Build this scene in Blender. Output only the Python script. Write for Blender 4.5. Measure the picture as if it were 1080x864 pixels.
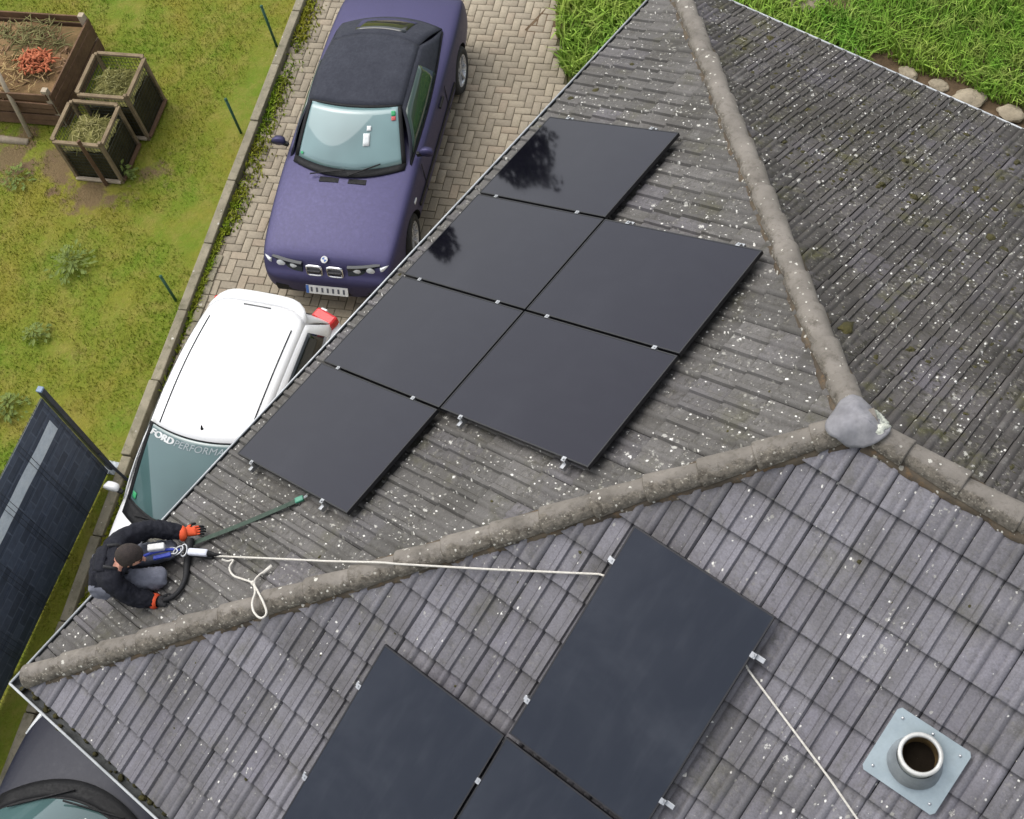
import bpy, bmesh, math, random
import numpy as np
from mathutils import Matrix, Vector, noise
random.seed(7); rng = np.random.default_rng(7)
for o in list(bpy.data.objects): bpy.data.objects.remove(o)
scn = bpy.context.scene; COL = scn.collection
rad = math.radians
# ------------------------------------------------------------------ camera, sky, sun, exposure
EAVE = 2.4
CAMP = np.array([6.21719, 0.95741, 12.29603]); FPX = 1320.91
RM = np.array([[0.78095883, 0.61341212, -0.11759625], [0.49695628, -0.72431467, -0.47791498], [-0.37833553, 0.31479173, -0.87049894]])
cd = bpy.data.cameras.new('camera'); cam = bpy.data.objects.new('camera', cd); COL.objects.link(cam)
cd.sensor_fit = 'HORIZONTAL'; cd.sensor_width = 36; cd.lens = FPX / 1080 * 36; cd.clip_end = 2000; cd.clip_start = .05
cam.matrix_world = Matrix(((RM[0][0], -RM[1][0], -RM[2][0], CAMP[0]), (RM[0][1], -RM[1][1], -RM[2][1], CAMP[1]), (RM[0][2], -RM[1][2], -RM[2][2], CAMP[2]), (0, 0, 0, 1)))
scn.camera = cam
SUN_EL, SUN_AZ = 60, 178      # azimuth counted from +X, anticlockwise: from over the lawn
wd = bpy.data.worlds.new('World'); scn.world = wd; wd.use_nodes = True
nt = wd.node_tree; bg = nt.nodes['Background']
sky = nt.nodes.new('ShaderNodeTexSky'); sky.sky_type = 'NISHITA'; sky.sun_disc = False
sky.sun_elevation = rad(SUN_EL); sky.sun_rotation = rad(90 - SUN_AZ); sky.air_density = 1.0; sky.dust_density = 3.0; sky.ozone_density = 1.0
hs = nt.nodes.new('ShaderNodeHueSaturation'); hs.inputs['Saturation'].default_value = .32
nt.links.new(sky.outputs[0], hs.inputs['Color']); nt.links.new(hs.outputs[0], bg.inputs[0]); bg.inputs[1].default_value = .15
sd = bpy.data.lights.new('sun', 'SUN'); sd.energy = .9; sd.angle = rad(65); sd.color = (1, .97, .93)
so = bpy.data.objects.new('sun', sd); COL.objects.link(so)
sv = Vector((math.cos(rad(SUN_EL)) * math.cos(rad(SUN_AZ)), math.cos(rad(SUN_EL)) * math.sin(rad(SUN_AZ)), math.sin(rad(SUN_EL))))
so.rotation_euler = sv.to_track_quat('Z', 'Y').to_euler(); so.location = (0, 0, 30)
scn.view_settings.view_transform = 'Standard'; scn.view_settings.look = 'None'; scn.view_settings.gamma = 1
scn.view_settings.use_curve_mapping = False; scn.view_settings.exposure = 0.75
scn.render.resolution_x, scn.render.resolution_y = 1024, 819
def px(P):
    q = RM @ (np.asarray(P, float) - CAMP); return 540 + FPX * q[0] / q[2], 432 + FPX * q[1] / q[2]
def ground(u, v, h=0.0):
    d = RM.T @ np.array([(u - 540) / FPX, (v - 432) / FPX, 1.]); return CAMP + d * (h - CAMP[2]) / d[2]
# ------------------------------------------------------------------ helpers
def sl(r, g, b):
    return tuple(((c / 255) / 12.92 if c / 255 <= .04045 else ((c / 255 + .055) / 1.055) ** 2.4) for c in (r, g, b)) + (1,)
class NT:
    def __init__(s, name):
        s.m = bpy.data.materials.new(name); s.m.use_nodes = True; s.t = s.m.node_tree; s.b = s.t.nodes['Principled BSDF']
    def n(s, typ, **kw):
        x = s.t.nodes.new('ShaderNode' + typ)
        for k, v in kw.items(): setattr(x, k, v)
        return x
    def ln(s, a, b): s.t.links.new(a, b)
    def put(s, sock, v):
        if v is None: return
        if hasattr(v, 'is_linked'): s.ln(v, sock)
        else: sock.default_value = v
    def pos(s): return s.n('NewGeometry').outputs['Position']
    def obj(s): return s.n('TexCoord').outputs['Object']
    def math(s, op, a, b=None, clamp=False):
        x = s.n('Math', operation=op, use_clamp=clamp); s.put(x.inputs[0], a); s.put(x.inputs[1], b); return x.outputs[0]
    def dot(s, a, v):
        x = s.n('VectorMath', operation='DOT_PRODUCT'); s.put(x.inputs[0], a); x.inputs[1].default_value = v; return x.outputs['Value']
    def vscale(s, a, v):
        x = s.n('VectorMath', operation='MULTIPLY'); s.put(x.inputs[0], a); x.inputs[1].default_value = v; return x.outputs[0]
    def comb(s, a, b, c=0.0):
        x = s.n('CombineXYZ'); s.put(x.inputs[0], a); s.put(x.inputs[1], b); s.put(x.inputs[2], c); return x.outputs[0]
    def noise(s, vec, sc, det=4, rough=.6, dist=0.0):
        x = s.n('TexNoise'); s.put(x.inputs['Vector'], vec); x.inputs['Scale'].default_value = sc; x.inputs['Detail'].default_value = det
        x.inputs['Roughness'].default_value = rough; x.inputs['Distortion'].default_value = dist; return x.outputs['Fac']
    def white(s, vec):
        x = s.n('TexWhiteNoise', noise_dimensions='3D'); s.put(x.inputs['Vector'], vec); return x.outputs['Value']
    def vor(s, vec, sc, rnd=1.0):
        x = s.n('TexVoronoi'); s.put(x.inputs['Vector'], vec); x.inputs['Scale'].default_value = sc; x.inputs['Randomness'].default_value = rnd; return x.outputs['Distance'], x.outputs['Color']
    def mr(s, v, a, b, c=0.0, d=1.0, smooth=False):
        x = s.n('MapRange', interpolation_type='SMOOTHSTEP' if smooth else 'LINEAR'); s.put(x.inputs[0], v)
        for i, q in enumerate((a, b, c, d)): s.put(x.inputs[1 + i], q)
        return x.outputs[0]
    def mix(s, f, a, b, mode='MIX'):
        x = s.n('Mix', data_type='RGBA', blend_type=mode); s.put(x.inputs['Factor'], f); s.put(x.inputs[6], a); s.put(x.inputs[7], b); return x.outputs[2]
    def bump(s, h, st=.3, d=.01):
        x = s.n('Bump'); x.inputs['Strength'].default_value = st; x.inputs['Distance'].default_value = d; s.put(x.inputs['Height'], h); s.ln(x.outputs[0], s.b.inputs['Normal'])
    def end(s, col=None, rough=None, **kw):
        s.put(s.b.inputs['Base Color'], col); s.put(s.b.inputs['Roughness'], rough)
        for k, v in kw.items(): s.put(s.b.inputs[k.replace('_', ' ')], v)
        return s.m
def simple(name, c1, c2=None, rough=.6, sc=8, bump=0.0, spec=.5, metal=0.0, coords='obj', rv=.12, **kw):
    m = NT(name); v = m.obj() if coords == 'obj' else m.pos(); c2 = c2 or tuple(x * .75 for x in c1[:3]) + (1,)
    f = m.noise(v, sc, 5, .65); g = m.noise(v, sc * 5.3, 3, .6)
    col = m.mix(m.mr(f, .3, .7), c1, c2); col = m.mix(m.mr(g, .35, .75, 0, .35), col, tuple(x * .6 for x in c1[:3]) + (1,))
    if bump: m.bump(m.noise(v, sc * 6, 4, .7), bump, .01)
    return m.end(col, m.mr(g, .3, .7, max(.02, rough - rv), min(1, rough + rv)), Specular_IOR_Level=spec, Metallic=metal, **kw)
def mesh(name, v, f, mat=None, parent=None, smooth=False, mats=None, mi=None):
    me = bpy.data.meshes.new(name); me.from_pydata([tuple(map(float, p)) for p in v], [], [tuple(map(int, q)) for q in f])
    if mats:
        for m in mats: me.materials.append(m)
    elif mat: me.materials.append(mat)
    if mi is not None: me.polygons.foreach_set('material_index', np.asarray(mi, dtype=np.int32))
    if smooth: me.polygons.foreach_set('use_smooth', np.ones(len(me.polygons), dtype=bool))
    me.update(); o = bpy.data.objects.new(name, me); COL.objects.link(o)
    if parent: o.parent = parent
    return o
def bigmesh(name, V, F, mat=None, parent=None, mats=None, mi=None, smooth=False):
    V = np.asarray(V, np.float32); F = np.asarray(F, np.int32); k = F.shape[1]
    me = bpy.data.meshes.new(name); me.vertices.add(len(V)); me.vertices.foreach_set('co', V.ravel())
    me.loops.add(F.size); me.loops.foreach_set('vertex_index', F.ravel())
    me.polygons.add(len(F)); me.polygons.foreach_set('loop_start', np.arange(0, F.size, k, dtype=np.int32)); me.polygons.foreach_set('loop_total', np.full(len(F), k, np.int32))
    for m in (mats or [mat]): me.materials.append(m)
    if mi is not None: me.polygons.foreach_set('material_index', np.asarray(mi, np.int32))
    if smooth: me.polygons.foreach_set('use_smooth', np.ones(len(F), bool))
    me.update(calc_edges=True); me.validate()
    o = bpy.data.objects.new(name, me); COL.objects.link(o)
    if parent: o.parent = parent
    return o
def tag(o, label=None, cat=None, group=None, kind=None):
    for k, v in (('label', label), ('category', cat), ('group', group), ('kind', kind)):
        if v: o[k] = v
    return o
def empty(name, loc=(0, 0, 0), rz=0.0, M=None):
    o = bpy.data.objects.new(name, None); COL.objects.link(o); o.empty_display_size = .2
    if M is not None: o.matrix_world = M
    else: o.location = loc; o.rotation_euler = (0, 0, rz)
    return o
class MB:
    def __init__(s): s.v = []; s.f = []
    def box(s, a, b, R=None, t=None):
        x0, y0, z0 = a; x1, y1, z1 = b; n = len(s.v)
        for p in ((x0, y0, z0), (x1, y0, z0), (x1, y1, z0), (x0, y1, z0), (x0, y0, z1), (x1, y0, z1), (x1, y1, z1), (x0, y1, z1)):
            p = Vector(p)
            if R is not None: p = R @ p
            if t is not None: p = p + Vector(t)
            s.v.append(tuple(p))
        s.f += [tuple(n + i for i in q) for q in ((0, 3, 2, 1), (4, 5, 6, 7), (0, 1, 5, 4), (1, 2, 6, 5), (2, 3, 7, 6), (3, 0, 4, 7))]; return s
    def bar(s, p, q, w, h=None, tw=0.0):
        p, q = Vector(p), Vector(q); d = q - p; R = d.to_track_quat('Z', 'Y').to_matrix() @ Matrix.Rotation(tw, 3, 'Z'); h = h or w
        return s.box((-w / 2, -h / 2, 0), (w / 2, h / 2, d.length), R, p)
    def tube(s, pts, r, n=8, cap=True):
        pts = [Vector(p) for p in pts]; k0 = len(s.v); rr = r if isinstance(r, (list, tuple)) else [r] * len(pts); up = None
        for i, p in enumerate(pts):
            d = (pts[min(i + 1, len(pts) - 1)] - pts[max(i - 1, 0)]).normalized()
            if up is None: up = d.orthogonal().normalized()
            a = (up - d * up.dot(d)).normalized(); up = a; b = d.cross(a)
            for j in range(n):
                t = 2 * math.pi * j / n; s.v.append(tuple(p + (a * math.cos(t) + b * math.sin(t)) * rr[i]))
        for i in range(len(pts) - 1):
            for j in range(n):
                s.f.append((k0 + i * n + j, k0 + i * n + (j + 1) % n, k0 + (i + 1) * n + (j + 1) % n, k0 + (i + 1) * n + j))
        if cap: s.f.append(tuple(k0 + j for j in reversed(range(n)))); s.f.append(tuple(k0 + (len(pts) - 1) * n + j for j in range(n)))
        return s
    def lathe(s, prof, n=24, M=None):
        k0 = len(s.v)
        for r, z in prof:
            for j in range(n):
                t = 2 * math.pi * j / n; p = Vector((r * math.cos(t), r * math.sin(t), z)); s.v.append(tuple(M @ p if M else p))
        for i in range(len(prof) - 1):
            for j in range(n): s.f.append((k0 + i * n + j, k0 + i * n + (j + 1) % n, k0 + (i + 1) * n + (j + 1) % n, k0 + (i + 1) * n + j))
        return s
    def grid(s, fn, nu, nv):
        k0 = len(s.v)
        for j in range(nv + 1):
            for i in range(nu + 1): s.v.append(tuple(fn(i / nu, j / nv)))
        for j in range(nv):
            for i in range(nu): a = k0 + j * (nu + 1) + i; s.f.append((a, a + 1, a + nu + 2, a + nu + 1))
        return s
    def build(s, name, mat, parent=None, smooth=False, bevel=0.0, solid=0.0, sub=0, off=0.0):
        o = mesh(name, s.v, s.f, mat, parent, smooth)
        if solid: m = o.modifiers.new('s', 'SOLIDIFY'); m.thickness = solid; m.offset = off
        if bevel: m = o.modifiers.new('b', 'BEVEL'); m.width = bevel; m.segments = 2; m.limit_method = 'ANGLE'
        if sub: m = o.modifiers.new('u', 'SUBSURF'); m.levels = sub; m.render_levels = sub
        return o
def smoothpts(pts, n=6):
    P = [Vector(p) for p in pts]; out = []
    for i in range(len(P) - 1):
        a, b, c, d = P[max(i - 1, 0)], P[i], P[i + 1], P[min(i + 2, len(P) - 1)]
        for k in range(n):
            t = k / n; out.append(.5 * ((2 * b) + (c - a) * t + (2 * a - 5 * b + 4 * c - d) * t * t + (-a + 3 * b - 3 * c + d) * t ** 3))
    out.append(P[-1]); return out
# ------------------------------------------------------------------ materials
def tile_mat(name, e1, e2, O, u0, v0, base, dark, moss, lich, dirt, clut=.3):
    m = NT(name); P = m.pos(); u = m.math('SUBTRACT', m.dot(P, tuple(e1)), float(np.dot(e1, O)) + u0); v = m.math('SUBTRACT', m.dot(P, tuple(e2)), float(np.dot(e2, O)) + v0)
    cu = m.math('FLOOR', m.math('DIVIDE', u, .3)); cv = m.math('FLOOR', m.math('DIVIDE', v, .329))
    w = m.white(m.comb(cu, cv, 3.0)); w2 = m.white(m.comb(cu, cv, 8.0)); uv = m.comb(u, v)
    col = m.mix(m.mr(w, 0, 1, .1, .85), base, dark)
    col = m.mix(m.mr(w2, .7, 1, 0, .28), col, sl(122, 118, 130))
    big = m.noise(uv, .9, 4, .6); col = m.mix(m.mr(big, .4, .72, 0, dirt, True), col, sl(64, 61, 55))
    st = m.noise(m.vscale(uv, (9, 1.6, 1)), 1, 5, .7); col = m.mix(m.mr(st, .48, .75, 0, .5), col, sl(70, 68, 60))
    pale = m.noise(uv, 5, 5, .75); col = m.mix(m.mr(pale, .57, .75, 0, .38), col, sl(154, 152, 147))
    gm = m.noise(uv, 2.3, 5, .7); col = m.mix(m.mr(gm, .52, .72, 0, moss, True), col, sl(84, 82, 52))
    # darker band along the overlapped upper end of each course
    fv = m.math('FRACT', m.math('DIVIDE', v, .329)); col = m.mix(m.mr(fv, .86, .99, 0, .35), col, sl(48, 46, 42))
    fin = m.noise(uv, 70, 3, .7); col = m.mix(m.mr(fin, .35, .7, 0, .35), col, sl(52, 50, 48))
    rg = m.noise(uv, 1.7, 5, .7)
    # crumbs of moss and grit caught in the pans between the ribs
    pu = m.math('FRACT', m.math('DIVIDE', u, .15)); pan = m.math('MULTIPLY', m.mr(pu, .02, .10), m.mr(pu, .72, .60)); cl_ = m.noise(m.vscale(uv, (1.0, 1.5, 1)), 17, 4, .7); reg = m.mr(m.noise(uv, 1.9, 4, .65), .34, .6)
    col = m.mix(m.math('MULTIPLY', m.math('MULTIPLY', m.mr(cl_, .50, .60), reg), m.math('MULTIPLY', pan, clut)), col, sl(48, 46, 36))
    col = m.mix(m.math('MULTIPLY', m.math('MULTIPLY', m.mr(m.noise(uv, 23, 4, .7), .56, .66), reg), m.math('MULTIPLY', pan, clut * .8)), col, sl(146, 142, 128))
    for sc, rmin, rmax, thr in ((13, .02, .24, .72), (24, .03, .30, .66), (40, .04, .34, .66)):
        d, c = m.vor(m.vscale(m.comb(u, v, sc * .37), (1.0, .72, 1)), sc); sp = m.n('SeparateColor'); m.ln(c, sp.inputs[0])
        have = m.math('GREATER_THAN', m.math('ADD', sp.outputs[0], m.mr(rg, .36, .64, -.62, .26)), 1.0 - lich * (1 - thr) * 1.7)
        r = m.mr(m.math('POWER', sp.outputs[1], 2.0), 0, 1, rmin, rmax)
        wob = m.math('ADD', d, m.mr(m.noise(uv, 60, 4, .75), .3, .7, -.17, .17))
        spot = m.math('MULTIPLY', have, m.mr(m.math('SUBTRACT', wob, r), -.05, .03, 1, 0))
        col = m.mix(m.math('MULTIPLY', spot, m.mr(sp.outputs[2], 0, 1, .35, .95)), col, m.mix(sp.outputs[2], sl(172, 170, 158), sl(224, 222, 214)))
    m.bump(m.math('ADD', m.noise(uv, 45, 4, .7), m.math('MULTIPLY', fin, .5)), .55, .006)
    return m.end(col, .82, Specular_IOR_Level=.3)
W = 9.8255; TP = .46432; CC = 1 / math.sqrt(1 + TP * TP); SS = TP * CC; HL = 17.0
FA = dict(O=np.array([0, W, EAVE]), e1=np.array([0, -1., 0]), e2=np.array([CC, 0, SS]), n=np.array([-SS, 0, CC]))
FB = dict(O=np.array([0, 0, EAVE]), e1=np.array([1., 0, 0]), e2=np.array([0, CC, SS]), n=np.array([0, -SS, CC]))
FC = dict(O=np.array([HL, W, EAVE]), e1=np.array([-1., 0, 0]), e2=np.array([0, -CC, SS]), n=np.array([0, SS, CC]))
def fp(F, u, v, w=0.0): return F['O'] + F['e1'] * u + F['e2'] * v + F['n'] * w
def fmat(F, u, v, w=0.0, rz=0.0, sc=None):
    o = fp(F, u, v, w); M = Matrix(((F['e1'][0], F['e2'][0], F['n'][0], o[0]), (F['e1'][1], F['e2'][1], F['n'][1], o[1]), (F['e1'][2], F['e2'][2], F['n'][2], o[2]), (0, 0, 0, 1)))
    return M @ Matrix.Rotation(rz, 4, 'Z') if rz else M
TU, TV, V0 = .30, .329, .11
UO = {'A': .11, 'B': .203, 'C': .13}
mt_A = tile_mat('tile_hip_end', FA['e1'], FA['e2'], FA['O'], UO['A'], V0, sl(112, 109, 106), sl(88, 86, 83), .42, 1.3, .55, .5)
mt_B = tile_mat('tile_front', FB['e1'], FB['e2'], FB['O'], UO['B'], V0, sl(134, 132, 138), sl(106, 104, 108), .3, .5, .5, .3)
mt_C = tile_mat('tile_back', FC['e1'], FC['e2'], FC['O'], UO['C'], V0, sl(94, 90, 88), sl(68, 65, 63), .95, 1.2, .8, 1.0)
m_hip = simple('hip_clay', sl(150, 140, 124), sl(120, 110, 96), .85, 3, .5, .2)
def lichened(name, c1, c2, c3, lich=.7, crust=False):
    m = NT(name); v = m.pos(); col = m.mix(m.mr(m.noise(v, 3.2, 5, .65), .35, .68), c1, c2); col = m.mix(m.mr(m.noise(v, 11, 5, .75), .52, .72, 0, .8), col, c3); bh = m.noise(v, 60, 4, .7)
    if crust:      # lichen and moss crust grown over the weather side of the tiles
        ny = m.math('MULTIPLY', m.dot(m.n('NewGeometry').outputs['Normal'], (0, 1, 0)), -1.0); f = m.mr(m.math('ADD', ny, m.mr(m.noise(v, 9, 4, .7), .3, .7, -.34, .34)), .30, .58)
        cc = m.mix(m.mr(m.noise(v, 24, 4, .7), .36, .64), sl(82, 77, 69), sl(120, 113, 102)); cc = m.mix(m.mr(m.noise(v, 17, 3, .6), .52, .64, 0, .8), cc, sl(58, 52, 44)); cc = m.mix(m.mr(m.noise(v, 38, 3, .6), .6, .7, 0, .8), cc, sl(186, 180, 164))
        col = m.mix(m.math('MULTIPLY', f, .85), col, cc); bh = m.math('ADD', bh, m.math('MULTIPLY', f, m.math('MULTIPLY', m.noise(v, 32, 4, .7), 3.0)))
    for sc in (16, 30):
        d, c = m.vor(v, sc); sp = m.n('SeparateColor'); m.ln(c, sp.inputs[0])
        s = m.math('MULTIPLY', m.math('GREATER_THAN', sp.outputs[0], 1 - lich * .35), m.math('LESS_THAN', m.math('ADD', d, m.mr(m.noise(v, 70, 2), .3, .7, -.1, .1)), m.mr(sp.outputs[1], 0, 1, .06, .32)))
        col = m.mix(m.math('MULTIPLY', s, m.mr(sp.outputs[2], 0, 1, .3, .9)), col, sl(206, 203, 192))
    m.bump(bh, .6, .008); return m.end(col, .85, Specular_IOR_Level=.25)
m_hip = lichened('hip_tile', sl(130, 124, 116), sl(104, 99, 92), sl(82, 77, 69), .35, True)
m_mort = lichened('mortar', sl(98, 88, 74), sl(68, 61, 53), sl(116, 92, 64), .8)
m_lead = simple('lead', sl(144, 143, 146), sl(116, 115, 118), .75, 6, .4, .3)
m_lime = simple('lime_mortar', sl(214, 216, 204), sl(170, 174, 160), .9, 12, .8, .1)
m_zinc = simple('zinc', sl(150, 156, 160), sl(108, 114, 118), .5, 4, .05, .5, .4)
m_gut = simple('gutter_dirty', sl(92, 94, 94), sl(56, 58, 56), .8, 6, .4, .3, coords='pos')
m_rim = simple('gutter_rim', sl(205, 208, 210), sl(160, 164, 166), .45, 3, 0, .5, .3)
m_deck = simple('roof_underlay', sl(46, 44, 42), sl(36, 34, 32), .95, 3, 0, .1)
m_plaster = simple('plaster', sl(200, 195, 182), sl(186, 180, 166), .9, 2, .2, .2)
m_soffit = simple('soffit_board', sl(150, 140, 125), None, .8, 3)
m_black = simple('black_frame', (.006, .006, .008, 1), (.01, .01, .012, 1), .4, 4, 0, .5)
m_alu = simple('aluminium', (.5, .51, .52, 1), (.38, .39, .4, 1), .4, 12, 0, .5, .9)
m_rope = simple('white_rope', sl(228, 224, 214), sl(204, 198, 186), .9, 60, .6, .2)
m_strap = simple('green_strap', sl(72, 86, 76), sl(56, 68, 60), .85, 30, .3, .2)
m_gbuck = simple('green_buckle', sl(70, 150, 120), sl(50, 110, 90), .4, 10)
m_flue = simple('flue_steel', sl(204, 204, 199), sl(166, 166, 162), .45, 5, .1, .4, .2)
m_soot = simple('flue_inside', sl(112, 92, 58), sl(52, 42, 28), .9, 9, .4, .1)
def panel_mat(name, dust, base=(.004, .0038, .0065, 1), spec=.46):
    m = NT(name); v = m.obj(); d = m.noise(v, 1.1, 4, .6, .4); e = m.noise(m.vscale(v, (6, 1.3, 1)), 1, 4, .6)
    sp, _ = m.vor(v, 60); spk = m.math('LESS_THAN', sp, .10)
    f = m.math('ADD', m.mr(d, .38, .75, 0, dust, True), m.math('MULTIPLY', m.mr(e, .5, .8, 0, dust * .6), 1)); f = m.math('ADD', f, m.math('MULTIPLY', spk, .015))
    col = m.mix(f, base, (.33, .35, .38, 1)); return m.end(col, m.mr(d, .35, .7, .03, .03 + dust * 1.3), Specular_IOR_Level=spec, Specular_Tint=(.90, .87, 1.0, 1))
m_pvA = panel_mat('module_glass_wet', .012); m_pvB = panel_mat('module_glass_dusty', .045, (.010, .0145, .0205, 1), .5)

exec_order = []
# ------------------------------------------------------------------ ground, lawn, driveway, kerb
K0 = np.array([-5.66, 8.79]); KD = np.array([.449, -.894]); KD /= np.linalg.norm(KD); KN = np.array([-KD[1], KD[0]])   # along the kerb, and towards the house
def kp(t, n, z=0.0): q = K0 + KD * t + KN * n; return (q[0], q[1], z)
def kinv(x, y): d = np.array([x, y]) - K0; return d @ KD, d @ KN
BARE = [(-5.65, 4.85, .34), (-6.4, 4.85, .34), (-7.2, 4.55, .4), (-5.3, 5.5, .12)]
def lawn_mat(name, g1, g2, straw, soil, k=.6, bare=None):
    m = NT(name); v = m.pos(); n1 = m.noise(v, .75, 5, .65, .5); n2 = m.noise(v, 3.5, 6, .7); n3 = m.noise(v, 26, 4, .7)
    col = m.mix(m.mr(n1, .36, .64), g1, g2); col = m.mix(m.mr(n2, .46, .7, 0, k), col, straw)
    col = m.mix(m.mr(m.noise(v, 1.1, 6, .7), .62, .78, 0, .7), col, soil); col = m.mix(m.mr(n3, .3, .7, .0, .4), col, tuple(x * .6 for x in g2[:3]) + (1,))
    if bare:
        for (cx, cy, r) in bare:
            vm = m.n('VectorMath', operation='DISTANCE'); m.ln(m.vscale(v, (1, 1, 0)), vm.inputs[0]); vm.inputs[1].default_value = (cx, cy, 0); col = m.mix(m.mr(m.math('ADD', vm.outputs['Value'], m.mr(m.noise(v, 3, 5, .7), .25, .75, -.5, .5)), r + .12, r - .12, 0, .85), col, m.mix(n2, sl(122, 98, 76), sl(92, 76, 60)))
    m.bump(n3, .8, .03); return m.end(col, .9, Specular_IOR_Level=.2)
m_lawn = lawn_mat('lawn_soil', sl(98, 122, 32), sl(126, 122, 44), sl(148, 134, 72), sl(132, 110, 78), .6, BARE)
m_gr = lawn_mat('grass_blades', sl(100, 138, 22), sl(140, 136, 40), sl(160, 146, 74), sl(144, 126, 68), .45)
m_gr2 = lawn_mat('lush_grass', sl(104, 158, 50), sl(158, 184, 76), sl(184, 190, 108), sl(140, 150, 76), .8)
m_soil = simple('garden_soil', sl(112, 94, 74), sl(82, 68, 52), .95, 5, .8, .1, coords='pos')
g = tag(mesh('ground', [(-500, -500, -.06), (500, -500, -.06), (500, 500, -.06), (-500, 500, -.06)], [(0, 1, 2, 3)], simple('far_ground', sl(100, 112, 56), sl(118, 112, 74), .95, .2, 0, .1, coords='pos')), kind='structure')
def lawn_z(x, y): return .055 + .05 * noise.noise(Vector((x * .5, y * .5, 0))) + .012 * noise.noise(Vector((x * 3, y * 3, 4)))
def lawn_fn(a, b):
    t = -9 + 24 * a; n = -.005 - 13 * b ** 1.3; p = kp(t, n); k = min(1, -n / .6); return (p[0], p[1], .055 + (lawn_z(p[0], p[1]) - .055) * k)
lw = MB().grid(lawn_fn, 90, 60).build('lawn', m_lawn, None, True); tag(lw, kind='structure')
ex = MB().grid(lambda a, b: (-2.6 + 14 * a, 10.1 + 14 * b, .0 + .05 * noise.noise(Vector((a * 9, b * 9, 1)))), 50, 50).build('garden_bed', m_soil, None, True); tag(ex, kind='structure')
def blades(name, pts, zf, hmin, hmax, wid, mat, lean=.6, parent=None, seg=1):
    n = len(pts); x = pts[:, 0]; y = pts[:, 1]; z = np.array([zf(a, b) for a, b in pts]); h = rng.uniform(hmin, hmax, n); a = rng.uniform(0, 2 * np.pi, n); l = rng.uniform(.1, lean, n) * h; b = rng.uniform(0, 2 * np.pi, n)
    w = wid * rng.uniform(.6, 1.3, n); dx, dy = np.cos(a) * w, np.sin(a) * w; tx, ty = np.cos(b) * l, np.sin(b) * l
    if seg == 1:
        V = np.stack([np.stack([x - dx, y - dy, z - .01], 1), np.stack([x + dx, y + dy, z - .01], 1), np.stack([x + tx, y + ty, z + h], 1)], 1).reshape(-1, 3); F = np.arange(3 * n).reshape(-1, 3)
    else:
        V = np.stack([np.stack([x - dx, y - dy, z - .01], 1), np.stack([x + dx, y + dy, z - .01], 1), np.stack([x + dx * .8 + tx * .35, y + dy * .8 + ty * .35, z + h * .6], 1), np.stack([x - dx * .8 + tx * .35, y - dy * .8 + ty * .35, z + h * .6], 1),
                      np.stack([x + tx * 1.1 + dx * .15, y + ty * 1.1, z + h * .8], 1), np.stack([x + tx * 1.1 - dx * .15, y + ty * 1.1, z + h * .8], 1)], 1).reshape(-1, 3)
        i = np.arange(n)[:, None] * 6; F = np.concatenate([i + np.array([[0, 1, 2, 3]]), i + np.array([[3, 2, 4, 5]])])
    return bigmesh(name, V, F, mat, parent)
# short lawn grass, thinner on the worn patches
cand = []
for i in range(150000):
    t = rng.uniform(-3.5, 11.5); n = -.02 - 6.5 * rng.random(); p = kp(t, n); u, v = px((p[0], p[1], 0))
    if any(math.hypot(p[0] - cx, p[1] - cy) + .5 * noise.noise(Vector((p[0] * 3, p[1] * 3, 1))) < r * rng.uniform(.6, 1.25) for cx, cy, r in BARE): continue
    if -60 < u < 420 and -60 < v < 920 and noise.noise(Vector((p[0] * 1.1, p[1] * 1.1, 2))) + .5 * noise.noise(Vector((p[0] * 4, p[1] * 4, 5))) > -.42 + .35 * rng.random(): cand.append(p[:2])
tag(blades('lawn_grass', np.array(cand), lambda x, y: lawn_z(x, y), .015, .05, .0065, m_gr, 1.4), 'patchy short yellow green grass of the lawn', 'grass', kind='stuff')
def lush(name, fn, n, hmin, hmax, label, wid=.014):
    P = [fn() for _ in range(n)]; tag(blades(name, np.array(P), lambda x, y: .0, hmin, hmax, wid, m_gr2, .9, None, 2), label, 'grass', kind='stuff')
def f1():
    while True:
        x, y = rng.uniform(-2.6, 1.5), rng.uniform(9.75, 12.5)
        if x > -1.55 - (y - 9.6) * .85 + .12 * noise.noise(Vector((x * 3, y * 3, 0))): return (x, y)
lush('tall_grass', f1, 16000, .08, .34, 'lush green weeds where the driveway meets the garden')
def f2():
    while True:
        x, y = rng.uniform(-.8, 7), rng.uniform(11.7, 15.5)
        if math.hypot(x - .25, y - 12.45) < .62: continue
        if y > 12.12 + .3 * noise.noise(Vector((x * 1.3, 3, 0))) + .18 * (x < .9): return (x, y)
lush('meadow_grass', f2, 46000, .08, .34, 'tall bright meadow grass behind the house', .009)
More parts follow.
